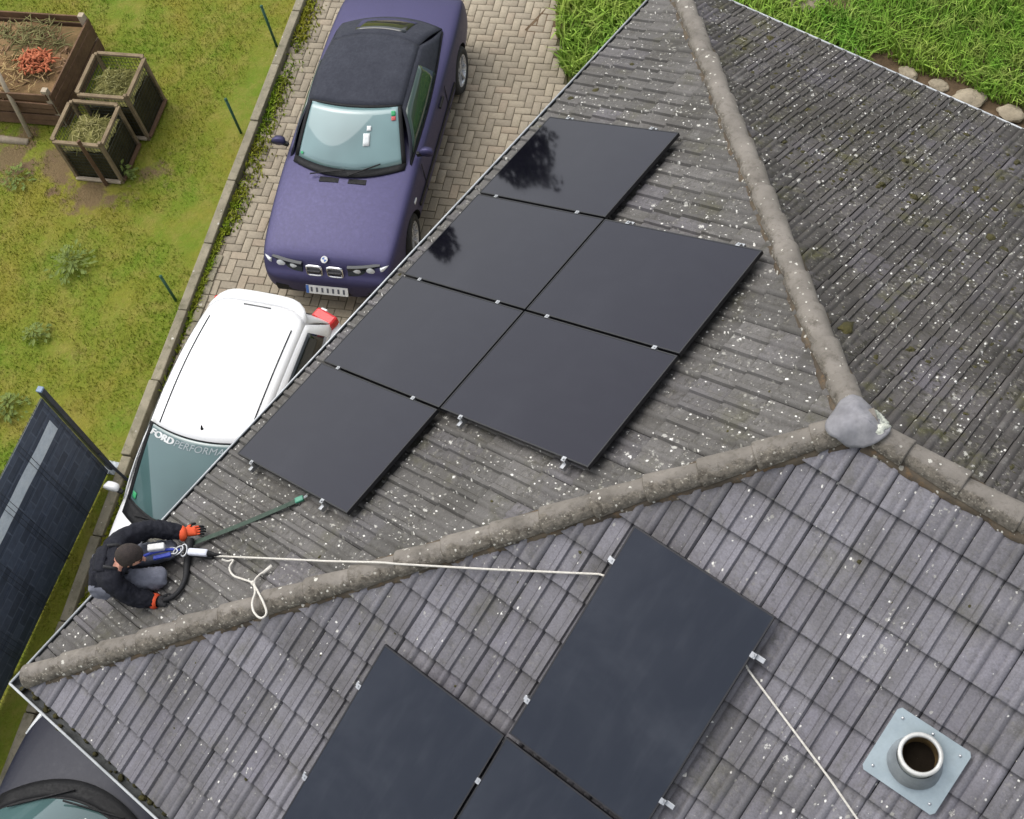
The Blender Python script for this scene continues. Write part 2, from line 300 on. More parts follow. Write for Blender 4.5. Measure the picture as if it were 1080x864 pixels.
# driveway bed + herringbone pavers
m_bed = simple('paver_joint_sand', sl(88, 80, 62), sl(62, 62, 44), .95, 7, .6, .1, coords='pos')
def in_drive(x, y):
    t, n = kinv(x, y); return n > .14 and y < 15 and y > -6 and (x < .83 or y < .83) and x < 7 and (y < 9.55 or x < -1.55 - (y - 9.6) * .85)
bedpts = [kp(-7, .13), kp(17, .13), (9, -7.5, 0), (9, .83, 0), (.83, .83, 0), (.83, 9.55, 0), (-1.5, 9.6, 0), (-6.2, 15.1, 0)]
dv = tag(mesh('driveway', [(p[0], p[1], -.012) for p in bedpts], [tuple(range(len(bedpts)))], m_bed), kind='structure')
def paver_mat():
    m = NT('paver'); r = m.n('ObjectInfo').outputs['Random']; v = m.pos(); at = m.n('Attribute', attribute_name='pid').outputs['Fac']
    r = m.white(m.comb(m.math('ADD', r, at), 1.7, 2.0)); col = m.mix(r, sl(164, 153, 133), sl(146, 136, 119)); col = m.mix(m.mr(m.white(m.comb(r, 4.0)), .75, 1, 0, .35), col, sl(160, 138, 118))
    n1 = m.noise(v, .8, 4, .6); col = m.mix(m.mr(n1, .42, .7, 0, .5), col, sl(120, 112, 94)); col = m.mix(m.mr(m.noise(v, 30, 4, .7), .4, .75, 0, .4), col, sl(104, 96, 82))
    m.bump(m.noise(v, 90, 3, .7), .4, .004); return m.end(col, .88, Specular_IOR_Level=.25)
m_pav = paver_mat(); PL, PW, PG = .222, .111, .007
def paver_mesh(l, w):
    b = .006; a, c = l / 2 - PG / 2, w / 2 - PG / 2; V = [(x * a, y * c, -.05) for x, y in ((-1, -1), (1, -1), (1, 1), (-1, 1))] + [(x * a, y * c, -.006) for x, y in ((-1, -1), (1, -1), (1, 1), (-1, 1))] + [(x * (a - b), y * (c - b), 0) for x, y in ((-1, -1), (1, -1), (1, 1), (-1, 1))]
    F = [(i, (i + 1) % 4, 4 + (i + 1) % 4, 4 + i) for i in range(4)] + [(4 + i, 4 + (i + 1) % 4, 8 + (i + 1) % 4, 8 + i) for i in range(4)] + [(8, 9, 10, 11)]
    return V, F
PVt, PFt = paver_mesh(PL, PW); pvm = bpy.data.meshes.new('paver'); pvm.from_pydata(PVt, [], PFt); pvm.materials.append(m_pav)
PVt = np.array(PVt); PFt = np.array(PFt); places = []
ang0 = math.atan2(KN[1], KN[0])
for i in range(-70, 150):
    for j in range(-70, 70):
        # 90 degree herringbone: horizontal unit at (i,i) steps, vertical beside it; period four half units
        for kind in (0, 1):
            k = (i + 0) ; 
            if kind == 0: a, b = (j * 4 + (i % 4) + 1.0) * PW, (i + .5) * PW; rot = 0
            else: a, b = (j * 4 + (i % 4) + 2.5) * PW, (i + 0.0) * PW; rot = math.pi / 2
            q = K0 + KN * (a + .14) + KD * b
            if not in_drive(*q): continue
            u, v = px((q[0], q[1], 0))
            if -150 < u < 800 and -150 < v < 1000: places.append((q[0], q[1], ang0 + rot, u, v))
def covered(u, v):      # hidden by the roof in the photograph
    t = (u - 10) / 680; return u > 0 and v > 717 - 717 * t - 6
vis = []
for idx, (x, y, r, u, v) in enumerate(places):
    hid = covered(u, v) or not (6 < u < 1070 and 6 < v < 858)
    if not hid:   # under the cars
        t, n = kinv(x, y)
    vis.append((hid, np.hypot(*(np.array([x, y]) - CAMP[:2])), idx))
vis.sort(); single = set(i for h, d, i in vis[:300] if not h)
def carshadow(x, y): return False
SV, SF, SI = [], [], []
for idx, (x, y, r, u, v) in enumerate(places):
    z = rng.normal(0, .0016); tx, ty = rng.normal(0, .006, 2)
    if idx in single:
        o = bpy.data.objects.new('paver', pvm); COL.objects.link(o); o.parent = dv; o.location = (x, y, z); o.rotation_euler = (tx, ty, r)
    else:
        c_, s_ = math.cos(r), math.sin(r); P = PVt.copy(); SV.append(np.stack([x + P[:, 0] * c_ - P[:, 1] * s_, y + P[:, 0] * s_ + P[:, 1] * c_, z + P[:, 2] + tx * P[:, 1]], 1)); SF.append(PFt + len(SI) * 12); SI.append(rng.random())
pf = bigmesh('paver_field', np.concatenate(SV), np.concatenate(SF), m_pav, dv); tag(pf, kind='stuff')
att = pf.data.attributes.new('pid', 'FLOAT', 'POINT'); att.data.foreach_set('value', np.repeat(np.array(SI, np.float32), 12))
# kerb of long concrete edging stones
kb = tag(empty('kerb', kp(0, .06)), kind='structure'); m_kerb = lichened('kerb_concrete', sl(146, 138, 118), sl(118, 112, 94), sl(92, 90, 66), .15)
for i in range(-6, 14):
    t0 = i * 1.0 + .2; a = rng.normal(0, .006); b = rng.normal(0, .006); z1 = .105 + rng.normal(0, .006)
    p0 = Vector(kp(t0 + .006, .06 + a)); p1 = Vector(kp(t0 + .994, .06 + b)); d = p1 - p0; R = Matrix.Rotation(math.atan2(d.y, d.x), 3, 'Z')
    mb = MB().box((0, -.06, -.15), (d.length, .06, z1), R, p0 - kb.location); mb.build('kerbstone', m_kerb, kb, bevel=.012)
for i in range(0, 40):     # narrow row of setts beside the kerb, behind a dark gap
    t0 = 4.3 + i * .2; p0 = Vector(kp(t0 + .005, .225 + rng.normal(0, .004))); d = Vector((KD[0], KD[1], 0)); R = Matrix.Rotation(math.atan2(d.y, d.x), 3, 'Z')
    if t0 < 9: MB().box((0, -.05, -.1), (.19, .05, .022 + rng.normal(0, .003)), R, p0 - kb.location).build('edging_sett', m_kerb, kb, bevel=.008)
wp = []
for i in range(9000):
    t = rng.uniform(-3, 9); n = .13 + abs(rng.normal(0, .11 if t < 4 else .03)); p = kp(t, n)
    if noise.noise(Vector((t * 1.4, n * 3, 0))) > -.15 + .8 * rng.random() - (.45 if t < 3.8 else .1): wp.append(p[:2])
tag(blades('kerb_weeds', np.array(wp), lambda x, y: -.004, .02, .09, .012, m_gr, 1.2, None, 2), 'low weeds growing along the driveway side of the kerb', 'weeds', kind='stuff')
m_stone = simple('field_stone', sl(170, 158, 136), sl(128, 118, 100), .9, 5, .8, .2)
def stone(loc, r, sq, label):
    bm = bmesh.new(); bmesh.ops.create_icosphere(bm, subdivisions=3, radius=1)
    for v in bm.verts:
        k = 1 + .28 * noise.noise(v.co * 1.3 + Vector(loc)) + .08 * noise.noise(v.co * 4); v.co = Vector((v.co.x * r * k, v.co.y * r * k * .75, max(-.3, v.co.z) * r * k * sq))
    me = bpy.data.meshes.new('edge_stone'); bm.to_mesh(me); bm.free(); me.materials.append(m_stone); o = bpy.data.objects.new('edge_stone', me); COL.objects.link(o); o.location = loc; o.rotation_euler = (0, 0, rng.uniform(-.6, .6)); tag(o, label, 'stone', 'rough stones edging the meadow')
for (u, v, r, lb) in ((848, -2, .42, 'large pale grey stone beside the soil patch by the meadow'), (872, 40, .1, 'small stone just over the gutter next to brown soil'), (903, 55, .12, 'rounded small stone behind the gutter'), (958, 78, .16, 'buff stone peeping over the gutter'), (990, 90, .15, 'reddish buff stone at the meadow edge'), (1022, 104, .24, 'broad flat brownish stone at the meadow edge'), (1066, 120, .2, 'pale yellowish stone at the end of the stone row')):
    q = ground(u, v, .04); stone((q[0], q[1], .0), r * .85, .34, lb)
for o in bpy.data.objects:
    if o.name.startswith('edge_stone'): o.location.z = .045
# ------------------------------------------------------------------ house
house = tag(empty('house', (0, 0, 0)), 'house with a hipped roof of weathered grey concrete tiles', 'house')
hw = MB(); OV = .85
for a, b in (((OV, OV), (HL - OV, OV)), ((HL - OV, OV), (HL - OV, W - OV)), ((HL - OV, W - OV), (OV, W - OV)), ((OV, W - OV), (OV, OV))):
    d = Vector((b[0] - a[0], b[1] - a[1], 0)); R = Matrix.Rotation(math.atan2(d.y, d.x), 3, 'Z'); hw.box((0, .003, -.3), (d.length, .3, EAVE - .1), R, (a[0], a[1], 0))
hw.build('wall', m_plaster, house)
sf = MB(); sf.box((.16, .16, EAVE - .11), (HL - .16, W - .16, EAVE - .085)); sf.build('soffit', m_soffit, house)
roof = empty('roof'); roof.parent = house
AX = W / 2; RZ = EAVE + TP * AX
e = .1; dz = -.012
deck = mesh('roof_underlay', [(e, e, EAVE + e * TP + dz), (HL - e, e, EAVE + e * TP + dz), (HL - e, W - e, EAVE + e * TP + dz), (e, W - e, EAVE + e * TP + dz), (AX, AX, RZ + dz), (HL - AX, AX, RZ + dz)], [(0, 1, 5, 4), (1, 2, 5), (2, 3, 4, 5), (3, 0, 4)], m_deck, roof)
# tile template
prof = [(0, -.006), (.004, .002), (.084, .002), (.0905, -.001), (.0975, .016), (.133, .018), (.1435, -.005)]
prof = prof + [(x + .15, z) for x, z in prof] + [(.2972, -.010)]
TL = .375; TVt = []
for x, z in prof: TVt.append((x, 0, z + .009))
for x, z in prof: TVt.append((x, .0, z + .033))
for x, z in prof: TVt.append((x, .006, z + .0375))
for x, z in prof: TVt.append((x, TL, z + .002))
NP = len(prof); TFt = [(r * NP + i, r * NP + i + 1, (r + 1) * NP + i + 1, (r + 1) * NP + i) for r in range(3) for i in range(NP - 1)]
TVt = np.array(TVt); TFt = np.array(TFt)
mats3 = {'A': mt_A, 'B': mt_B, 'C': mt_C}; tmesh = {}
for k in 'ABC':
    me = bpy.data.meshes.new('roof_tile'); me.from_pydata(TVt.tolist(), [], TFt.tolist()); me.materials.append(mats3[k]); tmesh[k] = me
PANELS = {'A': [(W - (2.6714 + 1.1564 * (r + 1)) + .011, sv_, 1.134, 1.722) for r, sv_ in ((0, .386), (1, .386), (2, .386), (3, .386), (1, 2.128), (2, 2.128))],
          'B': [(3.994, 2.350, 1.134, 1.722), (2.839, .595, 1.134, 1.722), (3.993, .595, 1.134, 1.722)], 'C': []}
def under_panel(k, u, v): return any(a - .1 < u < a + w + .0 and b - .1 < v < b + h - .1 for a, b, w, h in PANELS[k])
full, cutV, cutM = [], [], []
cuts = {'A': [((0, 0, 0), (-1, 1, 0)), ((0, W, 0), (-1, -1, 0))], 'B': [((0, 0, 0), (1, -1, 0)), ((0, W / 2, 0), (0, -1, 0)), ((HL, 0, 0), (-1, -1, 0))], 'C': [((0, W, 0), (1, 1, 0)), ((0, W / 2, 0), (0, 1, 0)), ((HL, W, 0), (-1, 1, 0))]}
FF = {'A': FA, 'B': FB, 'C': FC}; stuffV, stuffF, stuffM = [], [], []; nv = 0
for k in 'ABC':
    F = FF[k]; cb = []
    L_ = W if k == 'A' else HL
    R4 = np.stack([F['e1'], F['e2'], F['n']], 1)
    for r in range(0, 18):
        for c in range(-1, int(L_ / TU) + 2):
            u, v = UO[k] + (c - 1) * TU, V0 + r * TV
            cen = fp(F, u + .15, v + .16); pu, pv = px(cen)
            if not (-260 < pu < 1340 and -260 < pv < 1124): continue
            P = TVt.copy(); a = rng.normal(0, .004); P[:, 0] += -a * P[:, 1] + rng.normal(0, .0012); P[:, 1] += a * P[:, 0] + rng.normal(0, .003); dz_ = rng.normal(0, .0015); P[:, 2] += dz_ + rng.normal(0, .012) * (P[:, 0] - .15)
            Wd = np.array(F['O'] + F['e1'] * u + F['e2'] * v) + P @ R4.T
            sg = [((Wd - np.array(p0)) @ np.array(nn, float)) for p0, nn in cuts[k]]
            if any(s_.max() < .0 for s_ in sg): continue
            if all(s_.min() > .02 for s_ in sg):
                pc = [px(Wd[i]) for i in (NP, 2 * NP - 1, 4 * NP - 1, 3 * NP)]
                ar = .5 * abs(sum(pc[i][0] * pc[(i + 1) % 4][1] - pc[(i + 1) % 4][0] * pc[i][1] for i in range(4))); inn = all(8 < q[0] < 1072 and 8 < q[1] < 856 for q in pc) and not under_panel(k, u, v)
                full.append((inn, ar, k, u, v, a, dz_, Wd))
            else: cb.append(Wd)
    if cb:
        bm = bmesh.new()
        for Wd in cb:
            vs = [bm.verts.new(p) for p in Wd]
            for q in TFt: bm.faces.new([vs[i] for i in q])
        for p0, nn in cuts[k]: bmesh.ops.bisect_plane(bm, geom=bm.verts[:] + bm.edges[:] + bm.faces[:], plane_co=p0, plane_no=Vector(nn).normalized(), clear_inner=True)
        bmesh.ops.triangulate(bm, faces=bm.faces[:]); bm.verts.index_update(); cutV.append(np.array([v.co[:] for v in bm.verts])); cutM.append((k, np.array([[v.index for v in f.verts] for f in bm.faces]))); bm.free()
full.sort(key=lambda q: (-q[0], -q[1]))
tv, tf, tm = [], [], []; nv = 0
for i, (inn, ar, k, u, v, a, dz_, Wd) in enumerate(full):
    if i < 300 and inn:
        o = bpy.data.objects.new('roof_tile', tmesh[k]); COL.objects.link(o); o.parent = roof; o.matrix_local = fmat(FF[k], u, v, dz_, a)
    else:
        tri = np.concatenate([TFt[:, [0, 1, 2]], TFt[:, [0, 2, 3]]]); tv.append(Wd); tf.append(tri + nv); tm.append(np.full(len(tri), 'ABC'.index(k))); nv += len(Wd)
for Vv, (k, Fv) in zip(cutV, cutM): tv.append(Vv); tf.append(Fv + nv); tm.append(np.full(len(Fv), 'ABC'.index(k))); nv += len(Vv)
tag(bigmesh('roof_tile_field', np.concatenate(tv), np.concatenate(tf), None, roof, [mt_A, mt_B, mt_C], np.concatenate(tm)), kind='stuff')
# hip and ridge tiles, mortar beds
def barrel():
    V, F = [], []; n = 10
    for (y, r, th) in ((0, .068, 0), (0, .095, 0), (.010, .100, 0), (.44, .076, 0)):
        for j in range(n + 1): t = math.pi * (j / n); V.append((math.cos(t) * r * 1.08, y, math.sin(t) * r * .95 - .022))
    for r in range(3):
        for j in range(n): F.append((r * 11 + j, r * 11 + j + 1, (r + 1) * 11 + j + 1, (r + 1) * 11 + j))
    return V, F
bv, bf = barrel(); bme = bpy.data.meshes.new('hip_tile'); bme.from_pydata(bv, [], bf); bme.materials.append(m_hip); bme.polygons.foreach_set('use_smooth', np.ones(len(bf), bool))
def hip(p0, p1, name, skip=.25):
    p0, p1 = Vector(p0), Vector(p1); d = (p1 - p0); L = d.length; d.normalize(); x = d.cross(Vector((0, 0, 1))).normalized(); z = x.cross(d)
    n = int((L - skip) / .40)
    for i in range(n + 1):
        t = i * .40; o = bpy.data.objects.new(name, bme); COL.objects.link(o); o.parent = roof; q = p0 + d * t + z * (.052 + rng.normal(0, .003)) + x * rng.normal(0, .004)
        pu, pv = px(q)
        o.matrix_local = Matrix(((x.x, d.x, z.x, q.x), (x.y, d.y, z.y, q.y), (x.z, d.z, z.z, q.z), (0, 0, 0, 1))) @ Matrix.Rotation(rng.normal(0, .012), 4, 'Z') @ Matrix.Rotation(rng.normal(0, .02), 4, 'Y')
        if i == n: break
    m = int(L / .035); V, F = [], []; cs = 10
    for i in range(m + 1):
        for j in range(cs + 1):
            a = math.pi * j / cs; side = math.cos(a); w_ = .116 + .026 * noise.noise(Vector((i * .16, side * 2, len(name)))) + .012 * noise.noise(Vector((i * .6, side * 3, 1)))
            q = p0 + d * (i * L / m) + x * side * w_ + z * (.05 * math.sin(a) ** .6 * 1.0 - .050 * abs(side) + .016 + .007 * noise.noise(Vector((i * .5, j * .9, 3)))); V.append(q)
    for i in range(m):
        for j in range(cs): a_ = i * (cs + 1) + j; F.append((a_, a_ + 1, a_ + cs + 2, a_ + cs + 1))
    mesh('mortar_bed', V, F, m_mort, roof, True)
apex = (AX, AX, RZ + .01)
hip((.15, .15, EAVE + .15 * TP + .0), apex, 'hip_tile'); hip((.06, W - .06, EAVE + .06 * TP), apex, 'hip_tile'); hip((HL - AX, AX, RZ), (AX + .10, AX, RZ), 'ridge_tile')
# lead cap where the hips meet, with lime mortar along one side
def capf(a, b):
    th = 2 * math.pi * a; lobes = [math.pi * 1.25, math.pi * .75, 0]; k = sum(max(0, math.cos(th - l)) ** 4 for l in lobes); r = (.150 + .06 * k) * b * (1 + .06 * noise.noise(Vector((math.cos(th) * 2, math.sin(th) * 2, b * 2))))
    x, y = r * math.cos(th), r * math.sin(th); fall = (.02 if abs(th) < .7 or abs(th - 2 * math.pi) < .7 else .085) * k + .15 * (1 - min(1, k))
    return (AX + x, AX + y, RZ + .165 - fall * b ** 2 + .028 * noise.noise(Vector((x * 10, y * 10, 0))) + .012 * noise.noise(Vector((x * 30, y * 30, 2))) * b)
MB().grid(capf, 56, 14).build('lead_cap', m_lead, roof, True, solid=.012)
def limef(a, b):
    th = rad(-12 + 92 * a); w = math.sin(math.pi * a) ** .5; r = .130 + .02 * noise.noise(Vector((a * 7, 1, 0))) + (.022 + .05 * w * (1 + .5 * noise.noise(Vector((a * 9, 4, 0))))) * b
    c = capf(th % (2 * math.pi) / (2 * math.pi), min(1.0, r / .165)); return (AX + r * math.cos(th), AX + r * math.sin(th), c[2] + .012 * math.sin(math.pi * b) * w + .014 * noise.noise(Vector((a * 26, b * 6, 3))) + .004 - .05 * max(0, b - .75))
MB().grid(limef, 60, 8).build('lime_mortar', m_lime, roof, True, solid=.01)
# moss cushions on the back slope
def moss(k, n, seed, lo, hi, cond):
    r_ = np.random.default_rng(seed); V, F = [], []; F_ = FF[k]
    for _ in range(n):
        u = r_.uniform(0, HL if k != 'A' else W); v = r_.uniform(.15, 5.3); r = r_.uniform(lo, hi) * (1 + 1.3 * (r_.random() > .93)); c = fp(F_, u, v, .0)
        pu, pv = px(c)
        if not (-40 < pu < 1120 and -40 < pv < 900) or under_panel(k, u, v) or not cond(c) or any(((c - np.array(p0)) @ np.array(nn, float)) < .3 for p0, nn in cuts[k]): continue
        ph = ((u - UO[k]) % .15); u = u - ph + .06 + r_.normal(0, .022) ; v0 = len(V); yy = r_.uniform(.6, 1.6)
        base = .03 * (1 - (((v - V0) % TV) / TL)) + .002
        for ring, (rr, hh) in enumerate(((1.0, -.3), (.85, .4), (.45, .75))):
            for j in range(7): t = 2 * math.pi * j / 7; kk = 1 + .25 * r_.normal(); V.append(fp(F_, u + r * rr * kk * math.cos(t), v + r * yy * rr * kk * math.sin(t), base + r * hh * .55))
        V.append(fp(F_, u, v, base + r * .5))
        for ring in range(2):
            for j in range(7): a = v0 + ring * 7 + j; b = v0 + ring * 7 + (j + 1) % 7; F.append((a, b, b + 7)); F.append((a, b + 7, a + 7))
        for j in range(7): F.append((v0 + 14 + j, v0 + 14 + (j + 1) % 7, v0 + 21))
    return V, F
m_moss = lawn_mat('moss', sl(62, 60, 40), sl(78, 74, 48), sl(96, 90, 50), sl(50, 46, 36), .6)
MV, MF = [], []
for args in (('C', 3600, 1, .010, .026, lambda c: noise.noise(Vector(c * 1.2)) > -.25), ('A', 240, 2, .007, .016, lambda c: True), ('B', 300, 3, .008, .018, lambda c: True)):
    v_, f_ = moss(*args); o_ = len(MV); MV += v_; MF += [tuple(i + o_ for i in q) for q in f_]
tag(mesh('moss', MV, MF, m_moss, roof, True), kind='stuff')
# loose flakes of lichen and chips lying proud on the hip end
# gutters
def gutter(p0, p1, inward):
    p0, p1, iv = Vector(p0), Vector(p1), Vector(inward); root = empty('gutter'); root.parent = house; g_ = MB(); n = 10; L = (p1 - p0).length; m = max(2, int(L / 1))
    def fn(a, b):
        t = math.pi * b; q = p0.lerp(p1, a) + iv * (.066 - .066 * math.cos(t)) + Vector((0, 0, -.066 * math.sin(t))); return q
    g_.grid(fn, m, n).build('trough', m_gut, root, True, solid=.003)
    MB().tube([p0, p1], .011, 8).build('rolled_rim', m_rim, root, True)
    return root
gz = EAVE - .002
gutter((0, -.0, gz), (0, W, gz), (1, 0, 0)); gutter((0, 0, gz), (HL, 0, gz), (0, 1, 0)); gutter((0, W, gz), (HL, W, gz), (0, -1, 0)); gutter((HL, 0, gz), (HL, W, gz), (-1, 0, 0))
gb = MB()
for i in range(420):
    if i < 260: c = Vector((rng.uniform(.1, 9), .075 + rng.normal(0, .028), gz - .045)); 
    else: c = Vector((.08 + rng.normal(0, .025), rng.uniform(.1, 9.7), gz - .05))
    r = rng.uniform(.008, .028); gb.lathe([(r * 1.1, -.02), (r, r * .35), (r * .5, r * .7), (.001, r * .8)], 6, Matrix.Translation(c) @ Matrix.Rotation(rng.uniform(0, 3), 4, 'Z') @ Matrix.Diagonal((rng.uniform(.7, 1.6), 1, 1, 1)))
gdo = gb.build('gutter_debris', m_moss, house, True); tag(gdo, kind='stuff')
# flue with its flashing plate
fl = empty('flue', M=fmat(FB, 6.32, 3.785, .0)); fl.parent = house
pl = MB()
def plf(a, b):
    t = 2 * math.pi * a; k = 1 / max(abs(math.cos(t)) / .255, abs(math.sin(t)) / .235); r = .13 + (k - .13) * b; return (r * math.cos(t), r * math.sin(t), .064)
pl.grid(plf, 64, 4); pl.build('flashing_plate', simple('flashing_sheet', sl(164, 176, 180), sl(140, 153, 158), .42, 4, 0, .5, .5), fl, solid=.006)
tilt = Matrix.Translation((0, 0, .06)) @ Matrix.Rotation(-math.atan(TP), 4, 'X')
MB().lathe([(.178, -.02), (.165, .02), (.148, .06), (.134, .09)], 40, tilt).build('collar', m_zinc, fl, True)
MB().lathe([(.128, -.04), (.128, .15), (.138, .156), (.136, .176), (.117, .179), (.110, .17), (.106, .0)], 40, tilt).build('pipe', m_flue, fl, True)
MB().lathe([(.105, .168), (.105, .055)], 40, tilt).build('flue_bore', m_soot, fl, True)
MB().lathe([(.1055, .058), (.001, .056)], 40, tilt).build('dark_bore_floor', simple('bore_shade', sl(30, 25, 19), None, .95, 9, .3, .05), fl)  # blackened disc closing the bore, its colour stands in for deep shade
rv = MB()
for x, y in ((-.2, -.18), (.2, -.18), (.2, .18), (-.2, .18), (0, .2)): rv.lathe([(.001, .077), (.008, .075), (.011, .068)], 8, Matrix.Translation((x, y, 0)))
rv.build('rivets', m_alu, fl)
# ------------------------------------------------------------------ solar modules and rails
PO = .15
def solar(F, u, v, w, h, mat, label, group):
    o = empty('solar_panel', M=fmat(F, u, v, PO)); tag(o, label, 'solar panel', group); f = MB(); b = .011
    for a, c in (((0, 0, -.035), (w, b, 0)), ((0, h - b, -.035), (w, h, 0)), ((0, b, -.035), (b, h - b, 0)), ((w - b, b, -.035), (w, h - b, 0))): f.box(a, c)
    f.build('frame', m_black, o)
    MB().box((b - .001, b - .001, -.009), (w - b + .001, h - b + .001, -.0018)).build('glass', mat, o)
    MB().box((b, b, -.03), (w - b, h - b, -.026)).build('backsheet', m_black, o)
    return o
lbA = ['black solar panel in the corner of the array, wet end nearest the kneeling worker', 'black solar panel by the gutter beside the white car', 'black solar panel by the gutter with a faint dark smear', 'topmost black solar panel with a dark tree mirrored in it', 'black solar panel next to the long hip, far from the gutter', 'black solar panel reaching up to the hip at the driveway side']
lbA[0] = 'black solar panel of the six nearest the kneeling worker'
for (u, v, w, h), lb in zip(PANELS['A'], lbA): solar(FA, u, v, w, h, m_pvA, lb, 'solar panels on the hip end')
lbB = ['large blue black solar panel with the white rope tucked under it', 'blue black solar panel whose top corner stands free on the tiles', 'blue black solar panel wedged below the roped one']
for (u, v, w, h), lb in zip(PANELS['B'], lbB): solar(FB, u, v, w, h, m_pvB, lb, 'solar panels on the front slope')
def rail(F, along, fixed, a, b, clamps, endcl, hooks, label, up=False):
    # runs along the eave (u) at slope distance "fixed"
    o = empty('mounting_rail', M=fmat(F, a, fixed, 0)); tag(o, label, 'rail', 'mounting rails under the solar panels'); L = b - a
    r = MB(); r.box((0, -.018, .075), (L, .018, .1135)); r.build('profile', m_alu, o, bevel=.002)
    for c in clamps:
        k = MB(); k.box((c - a - .009, -.022, .10), (c - a + .009, .022, .153)); k.box((c - a - .017, -.02, .1515), (c - a + .017, .02, .1555)); k.lathe([(.008, .155), (.008, .161), (.001, .161)], 8, Matrix.Translation((c - a, 0, 0))); k.build('clamp', m_alu, o)
    for c, sgn in endcl:
        k = MB(); x = c - a; k.box((min(x, x + .028 * sgn), -.02, .1), (max(x, x + .028 * sgn), .02, .15)); k.box((min(x - .01 * sgn, x + .014 * sgn), -.02, .1505), (max(x - .01 * sgn, x + .014 * sgn), .02, .155)); k.lathe([(.009, .155), (.009, .163), (.001, .163)], 8, Matrix.Translation((x + .012 * sgn, 0, 0))); k.build('end_clamp', m_alu, o)
    for c in hooks:
        k = MB(); x = c - a; k.box((x - .017, -.01, .04), (x + .017, -.004, .082)); k.box((x - .017, -.004, .036), (x + .017, .14, .042)); k.build('roof_hook', m_alu, o)
    return o
e_ = 1.1564
uu = [W - (2.6714 + e_ * i) for i in range(5)]           # u of the row boundaries, falling
for s_, n_ in ((.386 + .26, 'lower'), (.386 + 1.38, 'upper')):
    rail(FA, 0, s_, uu[4] - .05, uu[0] + .06, [uu[i] for i in (1, 2, 3)], [(uu[0] - .01, 1), (uu[4] + .01, -1)], [uu[0] - .2, uu[1] - .3, uu[3], uu[4] + .3], 'aluminium rail under the four gutter-side panels, %s' % ('next to the gutter' if n_ == 'lower' else 'away from the gutter'))
for s_, n_ in ((2.128 + .27, 'a'), (2.128 + 1.48, 'b')):
    rail(FA, 0, s_, uu[3] - .05, uu[1] + .06, [uu[2]], [(uu[1] - .01, 1), (uu[3] + .01, -1)], [uu[1] - .25, uu[2], uu[3] + .25], 'aluminium rail under the pair of upper panels, %s' % ('lower one' if n_ == 'a' else 'the one by the hip'))
for s_, n_ in ((2.359 + 1.42, 'upper'), (2.359 + .26, 'lower')):
    rail(FB, 0, s_, 3.994 - .05, 3.994 + 1.134 + .09, [], [(3.994, -1), (3.994 + 1.134, 1)], [4.1, 5.0], 'aluminium rail crossing under the roped solar panel, %s end' % n_)
for s_, n_ in ((.58 + 1.36, 'upper'), (.58 + .55, 'lower')):
    rail(FB, 0, s_, 2.839 - .05, 3.993 + 1.134 + .06, [3.983], [(2.839, -1), (3.993 + 1.134, 1)], [2.95, 3.9, 5.0], 'aluminium rail crossing under two side by side panels, %s end' % n_)
# ------------------------------------------------------------------ ropes and strap
R1 = [(.93, 1.84, 2.90), (1.45, 2.055, 3.165), (2.0, 2.28, 3.445), (2.42, 2.452, 3.682), (2.50, 2.492, 3.708), (2.58, 2.535, 3.712), (3.2, 2.87, 3.83), (3.93, 3.27, 3.985), (4.05, 3.31, 3.985), (4.5, 3.34, 4.0), (5.1, 3.33, 4.0), (5.15, 3.30, 3.99), (5.946, 3.034, 3.872), (6.25, 2.92, 3.815), (6.9, 2.7, 3.71)]
tag(MB().tube(R1, .0085, 6).build('safety_rope', m_rope, None, True), 'taut white safety rope running over the hip and under a solar panel', 'rope')
def onA(u, v, off):
    d = RM.T @ np.array([(u - 540) / FPX, (v - 432) / FPX, 1.]); n = FA['n']; t = (off + n @ np.array([0, 0, EAVE]) - n @ CAMP) / (n @ d); return tuple(CAMP + d * t)
lp = smoothpts([onA(*q) for q in ((234, 590, .10), (240, 592, .07), (246, 591, .06), (242, 599, .055), (246, 607, .055), (256, 611, .055), (266, 615, .08), (269, 624, .13), (266, 636, .165), (268, 646, .175), (275, 652, .17), (281, 647, .17), (278, 636, .165), (272, 624, .13), (268, 615, .085), (272, 608, .06), (280, 602, .06), (286, 598, .06))], 5)
rt = empty('rope_tail', (0, 0, 0)); tag(rt, 'loose knotted end of white rope looped over the hip tiles', 'rope'); MB().tube(lp, .009, 6).build('loop', m_rope, rt, True); MB().tube([onA(277, 605, .065), onA(287, 597, .065)], [.014, .018], 8).build('spliced_end', m_rope, rt, True)
MB().lathe([(.001, -.02), (.018, -.012), (.022, 0), (.018, .012), (.001, .02)], 10, Matrix.Translation(onA(267, 615, .085))).build('knot', m_rope, rt, True)
gs = empty('ratchet_strap', (0, 0, 0)); tag(gs, 'green webbing strap from the worker to a panel clamp', 'strap')
g0, g1 = Vector((.60, 1.79, 2.78)), Vector((1.24, 2.60, 3.045)); dd = (g1 - g0); sd_ = dd.cross(Vector(FA['n'])).normalized() * .026
MB().grid(lambda a, b: g0 + dd * a + sd_ * (b * 2 - 1) - Vector((0, 0, .05 * 4 * a * (1 - a) * .4)), 14, 1).build('webbing', m_strap, gs, solid=.002)
MB().bar(g1 - dd.normalized() * .02, g1 + dd.normalized() * .06, .05, .03).build('buckle', m_gbuck, gs, bevel=.008)
MB().tube(smoothpts([g1 + Vector((.03, .04, .01)), g1 + Vector((.05, .08, .03)), g1 + Vector((.07, .07, .05)), g1 + Vector((.05, .04, .03))], 4), .006, 6).build('hook', m_alu, gs, True)
